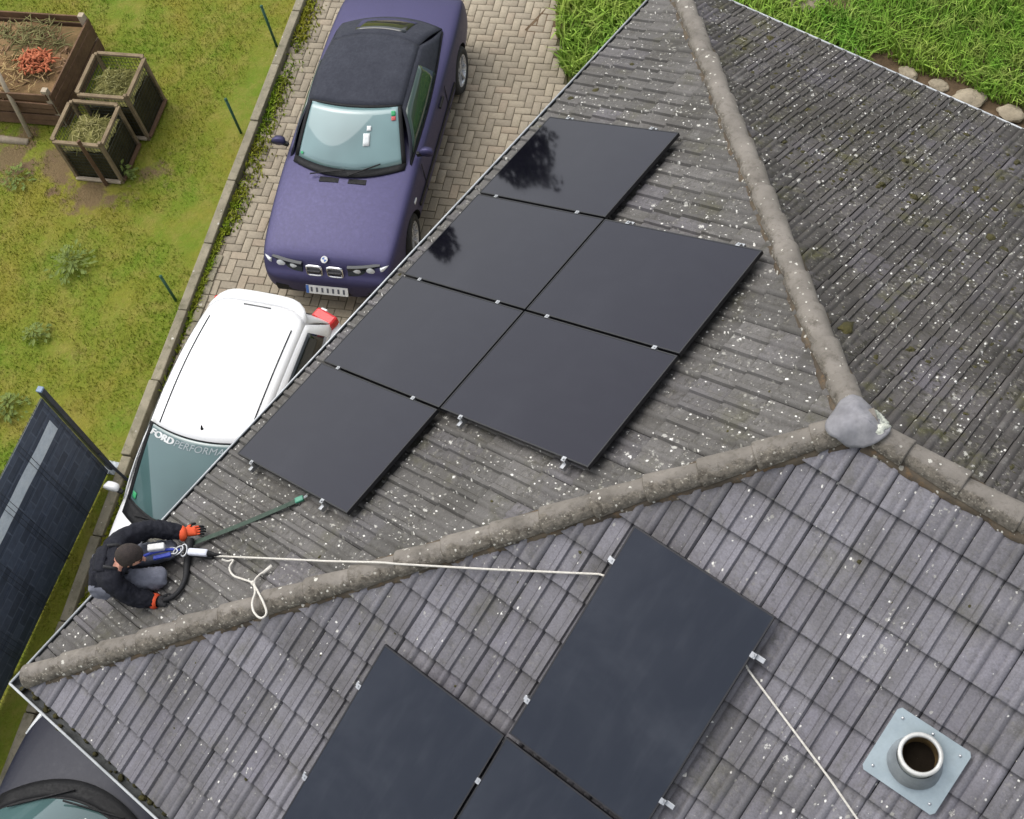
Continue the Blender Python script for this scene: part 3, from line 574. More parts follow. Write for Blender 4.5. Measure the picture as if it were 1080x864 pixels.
# ------------------------------------------------------------------ cars
def paint(name, c, rough=.22, flake=0.0, spec=.5, coat=.6):
    m = NT(name); v = m.obj(); n1 = m.noise(v, 2.2, 5, .6); col = m.mix(m.mr(n1, .35, .7, 0, .25), c, tuple(x * .8 for x in c[:3]) + (1,))
    d = m.noise(v, 28, 4, .7); col = m.mix(m.mr(d, .5, .8, 0, .05), col, sl(150, 145, 135)); return m.end(col, m.mr(d, .3, .7, rough - .05, rough + .1), Specular_IOR_Level=spec, Coat_Weight=coat, Coat_Roughness=.08)
m_purple = paint('violet_paint', sl(64, 61, 94), .52, coat=.12); m_purple.node_tree.nodes['Principled BSDF'].inputs['Metallic'].default_value = .65; m_white = paint('white_paint', (.82, .82, .81, 1), .3, coat=.4); m_dark = paint('graphite_paint', sl(36, 38, 49), .5, spec=.3, coat=.05)
def glassm(name, c, spec=.8):
    m = NT(name); v = m.obj(); n1 = m.noise(v, 1.1, 2, .5); col = m.mix(m.mr(n1, .4, .62), c, tuple(x * .72 for x in c[:3]) + (1,)); return m.end(col, .04, Specular_IOR_Level=spec, Coat_Weight=.6, Coat_Roughness=.02)
m_ws = glassm('windscreen_glass', sl(118, 146, 146)); m_ws2 = glassm('tinted_windscreen', sl(76, 102, 101)); m_sg = glassm('side_glass', sl(44, 66, 56), .5); m_sgd = glassm('privacy_glass', sl(26, 32, 32), .4)
m_trim = simple('black_trim', (.010, .010, .011, 1), (.016, .016, .016, 1), .6, 8, 0, .2); m_tyre = simple('tyre', (.02, .02, .02, 1), (.03, .03, .03, 1), .85, 10, .2, .3)
m_chrome = simple('chrome', (.9, .9, .9, 1), (.8, .8, .82, 1), .12, 6, 0, .5, 1.0, rv=.03); m_rimm = simple('alloy', sl(205, 206, 208), sl(180, 182, 186), .3, 6, 0, .5, .6)
m_cloth = simple('soft_top_cloth', sl(62, 64, 72), sl(52, 54, 62), .9, 5, .5, .2); m_red = simple('tail_lamp_red', sl(214, 22, 24), sl(180, 12, 14), .15, 20, 0, .6, rv=.05); m_clear = simple('lamp_clear', sl(226, 228, 226), sl(196, 200, 200), .12, 20, 0, .7, rv=.04)
m_lampd = simple('lamp_dark', sl(40, 46, 50), sl(26, 30, 33), .15, 14, 0, .4, rv=.03); m_platew = simple('plate_white', sl(222, 222, 218), None, .5, 9); m_ink = simple('plate_ink', (.03, .03, .035, 1), None, .6)
m_blue = simple('badge_blue', sl(70, 110, 180), None, .4); m_paper = simple('paper', sl(235, 238, 236), sl(214, 220, 218), .9, 9); m_green = simple('green_sticker', sl(60, 170, 110), None, .6); m_teal = simple('dashboard_paper', sl(150, 200, 190), None, .7)
def hull(st, mat, root, wheels, name='body', rw=.33, wy=(.55, 1.2)):
    rings = []
    for (x, w, zc, ze, zb) in st:
        h = [(0, zc), (.42 * w, zc - .12 * (zc - ze)), (.78 * w, ze + .38 * (zc - ze)), (.945 * w, ze), (.985 * w, ze - .045 * min(1, (ze - zb) / .5)), (w, zb + .62 * (ze - zb)), (.99 * w, zb + .3 * (ze - zb)), (.95 * w, zb + .05), (.8 * w, zb), (0, zb)]
        r = [(x, -y, z) for y, z in h] + [(x, y, z) for y, z in reversed(h[1:-1])]; rings.append(r)
    n = len(rings[0]); V = [p for r in rings for p in r]; F = []
    for i in range(len(rings) - 1):
        for j in range(n): F.append((i * n + j, i * n + (j + 1) % n, (i + 1) * n + (j + 1) % n, (i + 1) * n + j))
    F.append(tuple(range(n))); F.append(tuple(reversed([(len(rings) - 1) * n + j for j in range(n)])))
    tmp = mesh('tmp', V, F, mat); bm = bmesh.new(); bm.from_mesh(tmp.data); bmesh.ops.recalc_face_normals(bm, faces=bm.faces[:]); bm.to_mesh(tmp.data); bm.free()
    s = tmp.modifiers.new('u', 'SUBSURF'); s.levels = s.render_levels = 2; cut = []
    for x in wheels:
        for sg in (-1, 1):
            c = MB().lathe([(.001, -.5), (rw + .045, -.5), (rw + .045, .5), (.001, .5)], 28, Matrix.Translation((x, sg * (wy[0] + .5), rw)) @ Matrix.Rotation(math.pi / 2, 4, 'X')).build('cut', m_trim); cut.append(c)
            b = tmp.modifiers.new('b', 'BOOLEAN'); b.operation = 'DIFFERENCE'; b.object = c; b.solver = 'FLOAT' if 'FLOAT' in [i.identifier for i in b.bl_rna.properties['solver'].enum_items] else 'FAST'
    dg = bpy.context.evaluated_depsgraph_get(); me = bpy.data.meshes.new_from_object(tmp.evaluated_get(dg)); o = bpy.data.objects.new(name, me); COL.objects.link(o); o.parent = root
    me.materials.clear(); me.materials.append(mat); me.materials.append(m_trim); me.polygons.foreach_set('use_smooth', np.ones(len(me.polygons), bool)); mi = []
    for p in me.polygons:
        c = p.center; ins = any(abs(math.hypot(c.x - x, c.z - rw) - (rw + .045)) < .03 or abs(abs(c.y) - wy[0]) < .02 and math.hypot(c.x - x, c.z - rw) < rw + .06 for x in wheels) and abs(c.y) < wy[1] and abs(p.normal.x) + abs(p.normal.z) + (1 if abs(abs(c.y) - wy[0]) < .02 else 0) > .75
        mi.append(1 if ins and c.z < 2 * rw + .06 else 0)
    me.polygons.foreach_set('material_index', np.array(mi, np.int32))
    m = o.modifiers.new('es', 'EDGE_SPLIT'); m.split_angle = rad(42)
    for c in cut + [tmp]: bpy.data.objects.remove(c)
    return o
def wheel(root, x, y, r, sg, w=.2, steer=0.0, spokes=7):
    M = Matrix.Translation((x, y, r)) @ Matrix.Rotation(steer, 4, 'Z') @ Matrix.Rotation(-sg * math.pi / 2, 4, 'X'); h = w / 2
    o = MB().lathe([(r * .66, -h), (r * .93, -h), (r, -h * .7), (r, h * .7), (r * .93, h), (r * .68, h), (r * .66, h * .8), (r * .66, -h)], 32, M).build('wheel', m_tyre, root, True)
    rm = MB().lathe([(r * .67, h * .95), (r * .62, h * .98), (r * .58, h * .6), (r * .55, -h * .4), (.001, -h * .4)], 32, M); rm.build('rim', m_rimm, o, True)
    sp = MB()
    for i in range(spokes):
        a = 2 * math.pi * i / spokes; p = M @ Vector((.03 * math.cos(a), .03 * math.sin(a), h * .62)); q = M @ Vector((r * .62 * math.cos(a), r * .62 * math.sin(a), h * .8)); sp.bar(p, q, .035, .02)
    sp.lathe([(.001, h * .72), (.045, h * .7), (.05, h * .5)], 14, M); sp.build('spokes', m_rimm, o)
def patch(root, name, fn, mat, nu=12, nv=6, off=.0, solid=.006, parent=None):
    def g(a, b):
        p = Vector(fn(a, b))
        if off:
            d = 1e-3; n = (Vector(fn(min(a + d, 1), b)) - Vector(fn(max(a - d, 0), b))).cross(Vector(fn(a, min(b + d, 1))) - Vector(fn(a, max(b - d, 0))))
            if n.length > 1e-12:
                n.normalize(); n = -n if n.dot(p - Vector((0, 0, .7))) < 0 else n; p = p + n * abs(off)
        return p
    return MB().grid(g, nu, nv).build(name, mat, parent or root, True, solid=solid)
def lerp(a, b, t): return a + (b - a) * t
def greenhouse(P):
    g = {}
    def ws(a, b, xb=P['xb'], xt=P['xt']):
        u = 2 * a - 1; x = lerp(xb - P['sb'] * u * u, xt - P['st'] * u * u, b); return (x, -u * lerp(P['wb'], P['wt'], b), lerp(P['zb'] - .03 * u * u, P['zt'] - .035 * u * u, b) + .03 * 4 * b * (1 - b) * .6)
    xr, zr, wr = P['xr'], P['zr'], P['wr']           # rear end of the roof
    def roof_(a, b):
        u = 2 * a - 1; f = ws(a, 1); x = lerp(f[0], xr + P.get('sr', .05) * abs(u) ** P.get('pr', 2), b); w = lerp(P['wt'], wr, b) + .018 * math.sin(math.pi * b); z = lerp(P['zt'], zr, b) + P['crown'] * math.sin(math.pi * min(1, b * .95)) - .035 * u * u - .02 * u ** 6; return (x, -u * w, z)
    def side(sg):
        def f(a, b):
            t = roof_(0 if sg > 0 else 1, a); xb0 = ws(0, 0)[0]; x0 = lerp(xb0, P['xq'], a); w0 = lerp(P['wb'] + .045, P['wq'], a) + .05 * math.sin(math.pi * a); z0 = lerp(P['zb'] - .04, P['zq'], a); k = b
            return (lerp(x0, t[0], k), sg * (lerp(w0, abs(t[1]), k) + .03 * math.sin(math.pi * k)), lerp(z0, t[2], k))
        return f
    def rear(a, b):
        u = 2 * a - 1; t = roof_(a, 1); x0 = P['xq'] - P['sq'] * (1 - u * u) ; return (lerp(t[0], x0, b), lerp(t[1], -u * P['wq'], b), lerp(t[2], P['zq'], b) + .03 * math.sin(math.pi * b))
    return ws, roof_, side, rear
def sub(fn, a0, a1, b0, b1): return lambda a, b: fn(lerp(a0, a1, a), lerp(b0, b1, b))
def text_mesh(s, size):
    c = bpy.data.curves.new('t', 'FONT'); c.body = s; c.size = size; c.resolution_u = 3; o = bpy.data.objects.new('t', c); COL.objects.link(o); bpy.context.view_layer.update()
    me = o.to_mesh(); V = [tuple(v.co) for v in me.vertices]; F = [tuple(p.vertices) for p in me.polygons]; o.to_mesh_clear(); bpy.data.objects.remove(o); return V, F
def mirror(root, x, y, z, mat, sg):
    o = MB().lathe([(.001, -.05), (.05, -.042), (.068, 0), (.064, .02), (.001, .024)], 14, Matrix.Translation((x, y + sg * .10, z)) @ Matrix.Rotation(math.pi / 2, 4, 'Y') @ Matrix.Diagonal((.85, 1.35, 1.2, 1))).build('mirror', mat, root, True)
    MB().bar((x + .01, y - sg * .02, z - .04), (x, y + sg * .08, z - .02), .04, .05).build('mirror_arm', m_trim, o)
def place(front, head, L):      # car centre from the middle of its front bumper and heading
    h = np.array([math.cos(head), math.sin(head)]); c = np.array(front) - h * L / 2; return (c[0], c[1], 0)
# violet convertible
hd = math.atan2(-.891, .454); car = empty('parked_convertible', place((-1.755, 5.29), hd, 4.43), hd); tag(car, 'violet convertible with a closed black soft top on the driveway', 'car')
car.location.z = .004
hull([(-2.2, .70, .62, .60, .34), (-2.17, .78, .84, .80, .28), (-2.0, .82, .92, .88, .24), (-1.6, .85, .955, .90, .2), (-1.1, .86, .955, .905, .18), (-.4, .862, .945, .90, .17), (.5, .862, .94, .885, .17), (.95, .858, .918, .872, .17), (1.45, .85, .852, .812, .18), (1.85, .835, .778, .748, .2), (2.04, .80, .73, .70, .21), (2.10, .785, .60, .585, .22), (2.17, .74, .575, .56, .23), (2.215, .60, .50, .48, .26)], m_purple, car, (1.33, -1.37), rw=.31, wy=(.56, .95))
for x in (1.33, -1.37):
    for sg in (-1, 1): wheel(car, x, sg * .745, .31, sg, .215, .12 if x > 0 else 0)
P = dict(xb=.88, xt=.22, sb=.20, st=.10, wb=.70, wt=.575, zb=.93, zt=1.295, xr=-.98, zr=1.27, wr=.55, crown=.055, sr=.10, xq=-1.46, wq=.66, zq=.93, sq=.16)
ws, rf, sdn, rr = greenhouse(P)
w_ = patch(car, 'windscreen', ws, m_ws, 16, 8); patch(car, 'windscreen_header', sub(rf, 0, 1, 0, .035), m_trim, 16, 2, off=.006, parent=w_)
for a0, a1 in ((0, .035), (.965, 1)): patch(car, 'pillar_trim', sub(ws, a0, a1, 0, 1), m_trim, 2, 6, off=.006, parent=w_)
patch(car, 'cowl', lambda a, b: (ws(a, 0)[0] + .10 * (1 - b) - .01, ws(a, 0)[1], ws(a, 0)[2] + .012 - .012 * (1 - b)), m_trim, 16, 2, parent=w_)
st_ = patch(car, 'soft_top', sub(rf, 0, 1, .03, 1), m_cloth, 16, 14, solid=.02); patch(car, 'rear_curtain', rr, m_cloth, 14, 8, solid=.02, parent=st_); patch(car, 'rear_window', sub(rr, .22, .78, .2, .8), m_sgd, 8, 5, off=.012, parent=st_)
for sg in (1, -1):
    f = sdn(sg); q = patch(car, 'side_curtain', f, m_cloth, 14, 6, solid=.012, parent=st_); patch(car, 'side_window', sub(f, .05, .66, .06, .86), m_sg, 10, 5, off=.012 * sg, parent=q); patch(car, 'window_trim', sub(f, .0, .98, -.02, .05), m_trim, 10, 2, off=.016 * sg, parent=q)
    mirror(car, .55, sg * .83, .985, m_purple, sg)
    d_ = MB()
    for x in (.62, -.62): d_.box((x - .004, sg * .8615 - .003, .35), (x + .004, sg * .8615 + .003, .84))
    d_.box((-.5, sg * .866 - .012, .76), (-.32, sg * .866 + .012, .79)); d_.box((-.98, sg * .860 - .01, .47), (.95, sg * .860 + .01, .52)); d_.build('door_trim', m_trim, car)
    MB().box((1.0, sg * .853 - .008, .66), (1.08, sg * .853 + .008, .69)).build('side_repeater', m_clear, car)
    hl = MB().grid(lambda a, b: (2.085 - .025 * a - .05 * a * a + (.03 if b == 0 else 0), sg * lerp(.28, .66, a), lerp(.585, .705, b) - .0 * a), 6, 2).build('headlight', m_lampd, car, solid=.04)
    for yy in (.38, .55): MB().lathe([(.001, .012), (.04, .008), (.055, 0)], 14, Matrix.Translation((2.10 - .10 * (yy - .3), sg * yy, .645)) @ Matrix.Rotation(rad(78), 4, 'Y')).build('reflector', m_clear, hl, True)
    MB().grid(lambda a, b: (2.055 - .12 * a * a - .0 * b, sg * lerp(.67, .775, a), lerp(.60, .69, b)), 5, 2).build('indicator', m_clear, car, True, solid=.03)
    kr = [(2.125 + .02 * math.sin(t) * -1, sg * (.128 + .088 * max(-1, min(1, 1.35 * math.cos(t)))), .628 + .062 * max(-1, min(1, 1.35 * math.sin(t)))) for t in np.linspace(0, 2 * math.pi, 25)]
    k = MB().tube(kr, .017, 8, False).build('kidney_grille', m_chrome, car, True); MB().bar((2.10, sg * .05, .63), (2.10, sg * .205, .63), .11, .035).build('grille_mesh', m_ink, k)
    MB().box((.97, .06 if sg > 0 else -.30, .88), (1.04, .28 if sg > 0 else -.06, .9065)).build('bonnet_vent', m_trim, car)
    MB().box((2.17, sg * .34 if sg > 0 else -.66, .28), (2.205, .66 if sg > 0 else -.34, .40)).build('bumper_intake', m_trim, car, bevel=.01)
MB().grid(lambda a, b: (2.222 - .16 * (2 * a - 1) ** 2 - .10 * abs(2 * a - 1) ** 4, (2 * a - 1) * .76, .30 + .04 * b), 14, 1).build('bumper_strip', m_trim, car, True, solid=.02)
Rp = Matrix.Rotation(rad(-28), 3, 'Y'); Tp = (2.235, 0, .40)
pt = MB().box((-.008, -.26, -.055), (.006, .26, .055), Rp, Tp).build('number_plate', m_platew, car); bl = MB()
for i, y in enumerate(np.linspace(-.19, .21, 7)): bl.box((.0058, y - .012, -.03), (.0085, y + .012, .03), Rp, Tp)
bl.build('plate_characters', simple('plate_ink_worn', sl(86, 88, 96), None, .6), pt); MB().box((.0058, -.258, -.052), (.0083, -.225, .052), Rp, Tp).build('plate_band', m_blue, pt)
bd = MB().lathe([(.042, 0), (.042, .006), (.001, .008)], 20, Matrix.Translation((2.035, 0, .742)) @ Matrix.Rotation(rad(25), 4, 'Y')).build('bonnet_badge', m_platew, car)
qb = MB(); Mq = Matrix.Translation((2.035, 0, .742)) @ Matrix.Rotation(rad(25), 4, 'Y')
for a0 in (0, math.pi): qb.lathe([(.001, .0085), (.026, .0085)], 24, Mq)
qv = [Mq @ Vector((r * math.cos(t), r * math.sin(t), .009)) for a0 in (0, math.pi) for r, t in [(0, 0)] + [(.028, a0 + i * math.pi / 8) for i in range(5)]]
mesh('badge_quarters', qv, [tuple(range(0, 6)), tuple(range(6, 12))], m_blue, bd)
MB().tube([(.97, .05, .955), (.78, .42, .985)], .009, 5).build('wiper', m_trim, w_); MB().tube([(.97, -.42, .945), (.90, .0, .97)], .009, 5).build('wiper', m_trim, w_)
def on_patch(fn, name, mat, a0, a1, b0, b1, parent, off=.012, n=3): return patch(None, name, sub(fn, a0, a1, b0, b1), mat, n, n, off=off, solid=.002, parent=parent)
on_patch(ws, 'paper_note', m_paper, .30, .36, .38, .58, w_); on_patch(ws, 'paper_note', m_paper, .29, .33, .62, .70, w_); on_patch(ws, 'sticker', m_green, .06, .10, .84, .93, w_); on_patch(ws, 'sticker', simple('red_sticker', sl(200, 90, 90)), .06, .10, .76, .83, w_); on_patch(ws, 'sticker', m_green, .92, .945, .08, .12, w_)
MB().tube([(-2.08, -.7, .80), (-2.17, 0, .82), (-2.08, .7, .80)], .01, 6).build('rear_trim', m_trim, car)
# hatchbacks
def hatch(name, front, hd, pm, wsm, label, text, L=3.95):
    car = empty(name, place(front, hd, L), hd); tag(car, label, 'car'); car.location.z = .004; k = L / 3.95
    hull([(-1.97 * k, .66, .80, .78, .36), (-1.93 * k, .78, .94, .92, .28), (-1.7 * k, .83, .96, .93, .22), (-1.2 * k, .85, .955, .92, .18), (-.2, .855, .95, .91, .17), (.6, .85, .95, .895, .17), (1.0 * k, .845, .945, .87, .17), (1.4 * k, .83, .88, .81, .18), (1.72 * k, .79, .78, .72, .2), (1.88 * k, .72, .66, .62, .22), (1.95 * k, .62, .50, .48, .25)], pm, car, (1.22 * k, -1.27 * k), rw=.30, wy=(.55, .95))
    for x in (1.22 * k, -1.27 * k):
        for sg in (-1, 1): wheel(car, x, sg * .735, .30, sg, .2)
    P = dict(xb=.91, xt=.02, sb=.26, st=.12, wb=.73, wt=.60, zb=.965, zt=1.40, xr=-1.70 * k, zr=1.36, wr=.575, crown=.06, sr=.13, pr=6, xq=-1.84 * k, wq=.70, zq=.95, sq=.08)
    ws, rf, sdn, rr = greenhouse(P)
    w_ = patch(car, 'windscreen', ws, wsm, 40, 20); patch(car, 'sun_strip', sub(ws, .03, .97, .985, 1), m_trim, 16, 2, off=.005, solid=.002, parent=w_)
    for a0, a1 in ((0, .03), (.97, 1)): patch(car, 'pillar_trim', sub(ws, a0, a1, 0, 1), m_trim, 2, 6, off=.006, parent=w_)
    patch(car, 'cowl', lambda a, b: (ws(a, 0)[0] + .17 * (1 - b) - .03, ws(a, 0)[1], ws(a, 0)[2] + .022 - .03 * (1 - b)), m_trim, 16, 3, parent=w_)
    patch(car, 'frit_band', sub(ws, .02, .98, .0, .06), m_trim, 16, 2, off=.005, solid=.002, parent=w_)
    for y0, y1, dx in ((-.55, .05, .02), (.0, .58, .05)):
        a0 = .5 - y0 / 1.46; a1 = .5 - y1 / 1.46; q = Vector(ws(a0, 0)); q2 = Vector(ws(a1, .10)); MB().tube([q + Vector((.05, 0, .03)), q2 + Vector((.02, 0, .03))], .010, 5).build('wiper', m_trim, w_)
    r_ = patch(car, 'roof_panel', rf, pm, 18, 16, solid=.012); patch(car, 'tailgate', rr, pm, 14, 8, solid=.012); patch(car, 'rear_window', sub(rr, .12, .88, .14, .78), m_sgd, 10, 5, off=.01, solid=.003)
    bpy.data.objects['rear_window'].parent = car if bpy.data.objects['rear_window'].parent is None else bpy.data.objects['rear_window'].parent
    for o in list(COL.objects):
        if o.parent is None and o.name.startswith('rear_window'): o.parent = car
    for a0 in (.085, .905): patch(car, 'roof_seam', sub(rf, a0, a0 + .010, .02, .86), m_trim, 1, 16, off=.011, solid=.003, parent=r_)
    # spoiler lip reaching past the rear window
    MB().grid(lambda a, b: (rf(a, 1)[0] - .14 * b * (1 - .5 * (2 * a - 1) ** 6), rf(a, 1)[1] * 1.0, rf(a, 1)[2] - .012 * b + .004), 16, 3).build('spoiler', pm, r_, True, solid=.02)
    MB().box((-1.66 * k, -.16, 1.374), (-1.645 * k, .16, 1.3865)).build('brake_light', m_lampd, r_)
    MB().tube([(-.10, 0, 1.415), (-.12, 0, 1.455)], [.016, .008], 8).build('aerial_base', m_trim, r_)
    for sg in (1, -1):
        f = sdn(sg); q = patch(car, 'side_frame', f, pm, 16, 6, solid=.012); patch(car, 'side_window', sub(f, .06, .50, .1, .86), m_sgd, 10, 5, off=.012 * sg, parent=q); patch(car, 'side_window', sub(f, .53, .93, .16, .86), m_sgd, 10, 5, off=.012 * sg, parent=q)
        mirror(car, .58, sg * .82, 1.0, pm, sg)
        tl = MB().bar((-1.935 * k, sg * .46, .95), (-1.83 * k, sg * .735, .96), .15, .12).build('tail_lamp', m_red, car, bevel=.03)
        MB().bar((-1.975 * k, sg * .52, .975), (-1.955 * k, sg * .60, .975), .05, .06).build('reversing_light', m_clear, tl, bevel=.01)
        MB().grid(lambda a, b: (1.86 * k - .55 * a * a - .05 * b * (1 - a), sg * lerp(.46, .80, a ** .7) * (1 - .02 * b), lerp(.62 + .08 * a, .74 + .06 * a, b)), 8, 3).build('headlight', m_clear, car, True, solid=.04)
        d_ = MB()
        for x in (.70, -.45): d_.box((x - .004, sg * .8545 - .003, .35), (x + .004, sg * .8545 + .003, .86))
        d_.box((-.3, sg * .86 - .012, .77), (-.14, sg * .86 + .012, .80)); d_.build('door_trim', m_trim, car)
    MB().box((1.90 * k, -.5, .32), (1.965 * k, .5, .46)).build('grille', m_trim, car, bevel=.02); MB().box((-1.99 * k, -.26, .62), (-1.955 * k, .26, .73)).build('number_plate', m_platew, car)
    return car, ws, w_
hdw = math.atan2(-.925, .38); wc, wsw, wg = hatch('parked_hatchback', (-.22, .98), hdw, m_white, m_ws2, 'white hatchback with lettering across the top of its windscreen', True)
m_txt = simple('lettering_white', sl(226, 228, 226), None, .6); m_txt2 = simple('lettering_grey', sl(158, 168, 170), None, .6)
def lettering(s, size, y0, width, mat, v0, hgt, bold=0.0):
    V, F = text_mesh(s, 1.0); A = np.array(V); x0, x1 = A[:, 0].min(), A[:, 0].max(); h1 = A[:, 1].max(); out = []
    for x, y, z in V:
        xx = (x - x0) / (x1 - x0); a = y0 + width * xx + .014 * (y / h1 - .5); b = v0 + hgt * (y / h1); p = Vector(wsw(1 - a, b)); p2 = Vector(wsw(1 - a, b + .01)); p3 = Vector(wsw(1 - a + .01, b)); n = (p2 - p).cross(p3 - p).normalized(); n = n if n.z > 0 else -n; out.append(p + n * .008)
    mesh('windscreen_lettering', out, F, mat, wg)
    for bold in ((bold, bold * 2, -bold) if bold else ()):
        mesh('windscreen_lettering', [Vector(p) + Vector((0, bold, .0004)) for p in out], F, mat, wg)
lettering('FORD', .1, .045, .235, m_txt, .865, .075, .005); lettering('PERFORMANCE', .1, .30, .64, m_txt2, .865, .072)
for x_ in (0,): patch(None, 'sticker', sub(wsw, .92, .955, .10, .17), m_green, 3, 3, off=.012, solid=.002, parent=wg)
hdd = math.atan2(.9, -.43); dc, wsd, dg_ = hatch('parked_dark_car', (-.05, .56), hdd, m_dark, m_ws2, 'dark graphite car below the roof corner with papers behind its windscreen', False, 4.1)
patch(None, 'paper_note', sub(wsd, .66, .80, .18, .34), m_paper, 3, 3, off=.012, solid=.002, parent=dg_); patch(None, 'sticker', sub(wsd, .82, .87, .16, .26), m_teal, 3, 3, off=.012, solid=.002, parent=dg_)
# ------------------------------------------------------------------ privacy fence beside the kerb
F0 = Vector((-2.45, 2.17, 0)); F1 = Vector((-1.05, -1.28, 0)); fd = (F1 - F0).normalized(); fr = empty('privacy_fence', F0, math.atan2(fd.y, fd.x)); tag(fr, 'dark slate-print privacy fence with one pale stripe beside the lawn', 'fence')
def print_mat():
    m = NT('slate_print'); v = m.obj(); sp = m.n('SeparateXYZ'); m.ln(v, sp.inputs[0]); b = m.n('TexBrick'); m.ln(m.comb(sp.outputs[0], sp.outputs[2]), b.inputs['Vector']); b.inputs['Scale'].default_value = 1; b.inputs['Brick Width'].default_value = .27; b.inputs['Row Height'].default_value = .13; b.inputs['Mortar Size'].default_value = .008
    b.inputs['Color1'].default_value = sl(80, 91, 110); b.inputs['Color2'].default_value = sl(60, 70, 87); b.inputs['Mortar'].default_value = sl(92, 102, 120)
    col = m.mix(m.mr(m.noise(v, 14, 5, .7), .35, .7, 0, .4), b.outputs['Color'], sl(22, 26, 34)); return m.end(col, .5, Specular_IOR_Level=.4)
m_print = print_mat(); m_pale = simple('pale_print', sl(222, 230, 236), sl(196, 208, 218), .55, 9); m_fpost = simple('anthracite_post', sl(44, 50, 60), sl(36, 42, 50), .5, 6)
FLn = (F1 - F0).length
for i in range(9): MB().box((.05, -.004 + (.0025 if i % 2 else 0), .07 + i * .19), (FLn, .001 + (.0025 if i % 2 else 0), .07 + i * .19 + .189)).build('printed_strip', m_print, fr)
def pal(a, b): x = .16 + (FLn - .16) * a; return (x, .0075, 1.50 + .012 * noise.noise(Vector((x * 3, 1, 0))) - (0 if b else .19 + .03 * noise.noise(Vector((x * 2.2, 7, 0)))))
for sy in (1, -1): MB().grid(lambda a, b: (pal(a, b)[0], sy * .0085, pal(a, b)[2]), 60, 1).build('pale_stripe', m_pale, fr, solid=.002)
wr_ = MB(); x = .1
while x < FLn:
    wr_.tube([(x, .014 if int(x / .05) % 11 < 3 else -.02, .04), (x, .014 if int(x / .05) % 11 < 3 else -.02, 1.80)], .0026, 4); x += .05
for i in range(9): wr_.tube([(.04, -.026, .16 + i * .2), (FLn, -.026, .16 + i * .2)], .004, 4); 
wr_.build('wire_mat', m_fpost, fr)
MB().box((-.03, -.03, -.02), (.03, .03, 1.86)).build('post', m_fpost, fr, bevel=.004); MB().box((2.47, -.07, -.02), (2.53, -.012, 1.86)).build('post', m_fpost, fr, bevel=.004)
MB().box((-.034, -.034, 1.86), (.034, .034, 1.885)).build('post_cap', simple('cap_grey', sl(120, 140, 165), None, .5), fr, bevel=.008); MB().box((-.08, -.08, .05), (.08, .08, .062)).build('foot_plate', m_zinc, fr)
MB().bar((.02, .03, .45), (.10, .26, .03), .03).build('brace', m_fpost, fr)
# short green stakes by the lawn edge
m_gp = simple('green_stake', sl(44, 92, 66), sl(34, 72, 54), .5, 8)
for (x, y, h, lb) in ((-4.66, 6.62, .66, 'thin green metal stake at the lawn edge beside the violet car'), (-3.47, 4.23, .54, 'thin green metal stake at the lawn edge behind the white car'), (-5.32, 8.02, .75, 'thin green metal stake furthest up the lawn edge')):
    o = empty('fence_stake', (x, y, .03)); tag(o, lb, 'stake', 'green stakes along the kerb'); MB().tube([(0, 0, -.05), (0, 0, h)], .019, 8).build('stake', m_gp, o, True); MB().lathe([(.022, h - .01), (.022, h + .012), (.001, h + .02)], 8).build('cap', m_gp, o, True)
# ------------------------------------------------------------------ compost bins
m_wood = simple('grey_wood', sl(142, 126, 100), sl(108, 92, 72), .9, 6, .6, .2); m_wood2 = simple('brown_wood', sl(120, 94, 72), sl(90, 70, 54), .9, 5, .6, .2); m_palew = simple('pale_wood', sl(186, 172, 150), sl(158, 144, 122), .9, 6, .4, .2)
m_comp = simple('compost_clippings', sl(142, 138, 84), sl(104, 102, 58), .95, 14, 1.0, .1); m_comp2 = simple('compost_brown', sl(148, 116, 84), sl(98, 88, 58), .95, 3.5, 1.0, .1); m_wire = simple('bin_mesh', sl(58, 60, 46), sl(40, 42, 34), .8, 8)
bx, by = Vector((.894, .447, 0)), Vector((-.447, .894, 0)); ba = math.atan2(.447, .894)
def heap(root, w, d, z, amp, mat, name='filling', seed=0, n=26):
    return MB().grid(lambda a, b: (.03 + (w - .06) * a, .03 + (d - .06) * b, z + amp * math.sin(math.pi * a) ** .7 * math.sin(math.pi * b) ** .7 + .05 * noise.noise(Vector((a * 4 + seed, b * 4, seed))) + .03 * noise.noise(Vector((a * 13, b * 13, seed)))), n, n).build(name, mat, root, True)
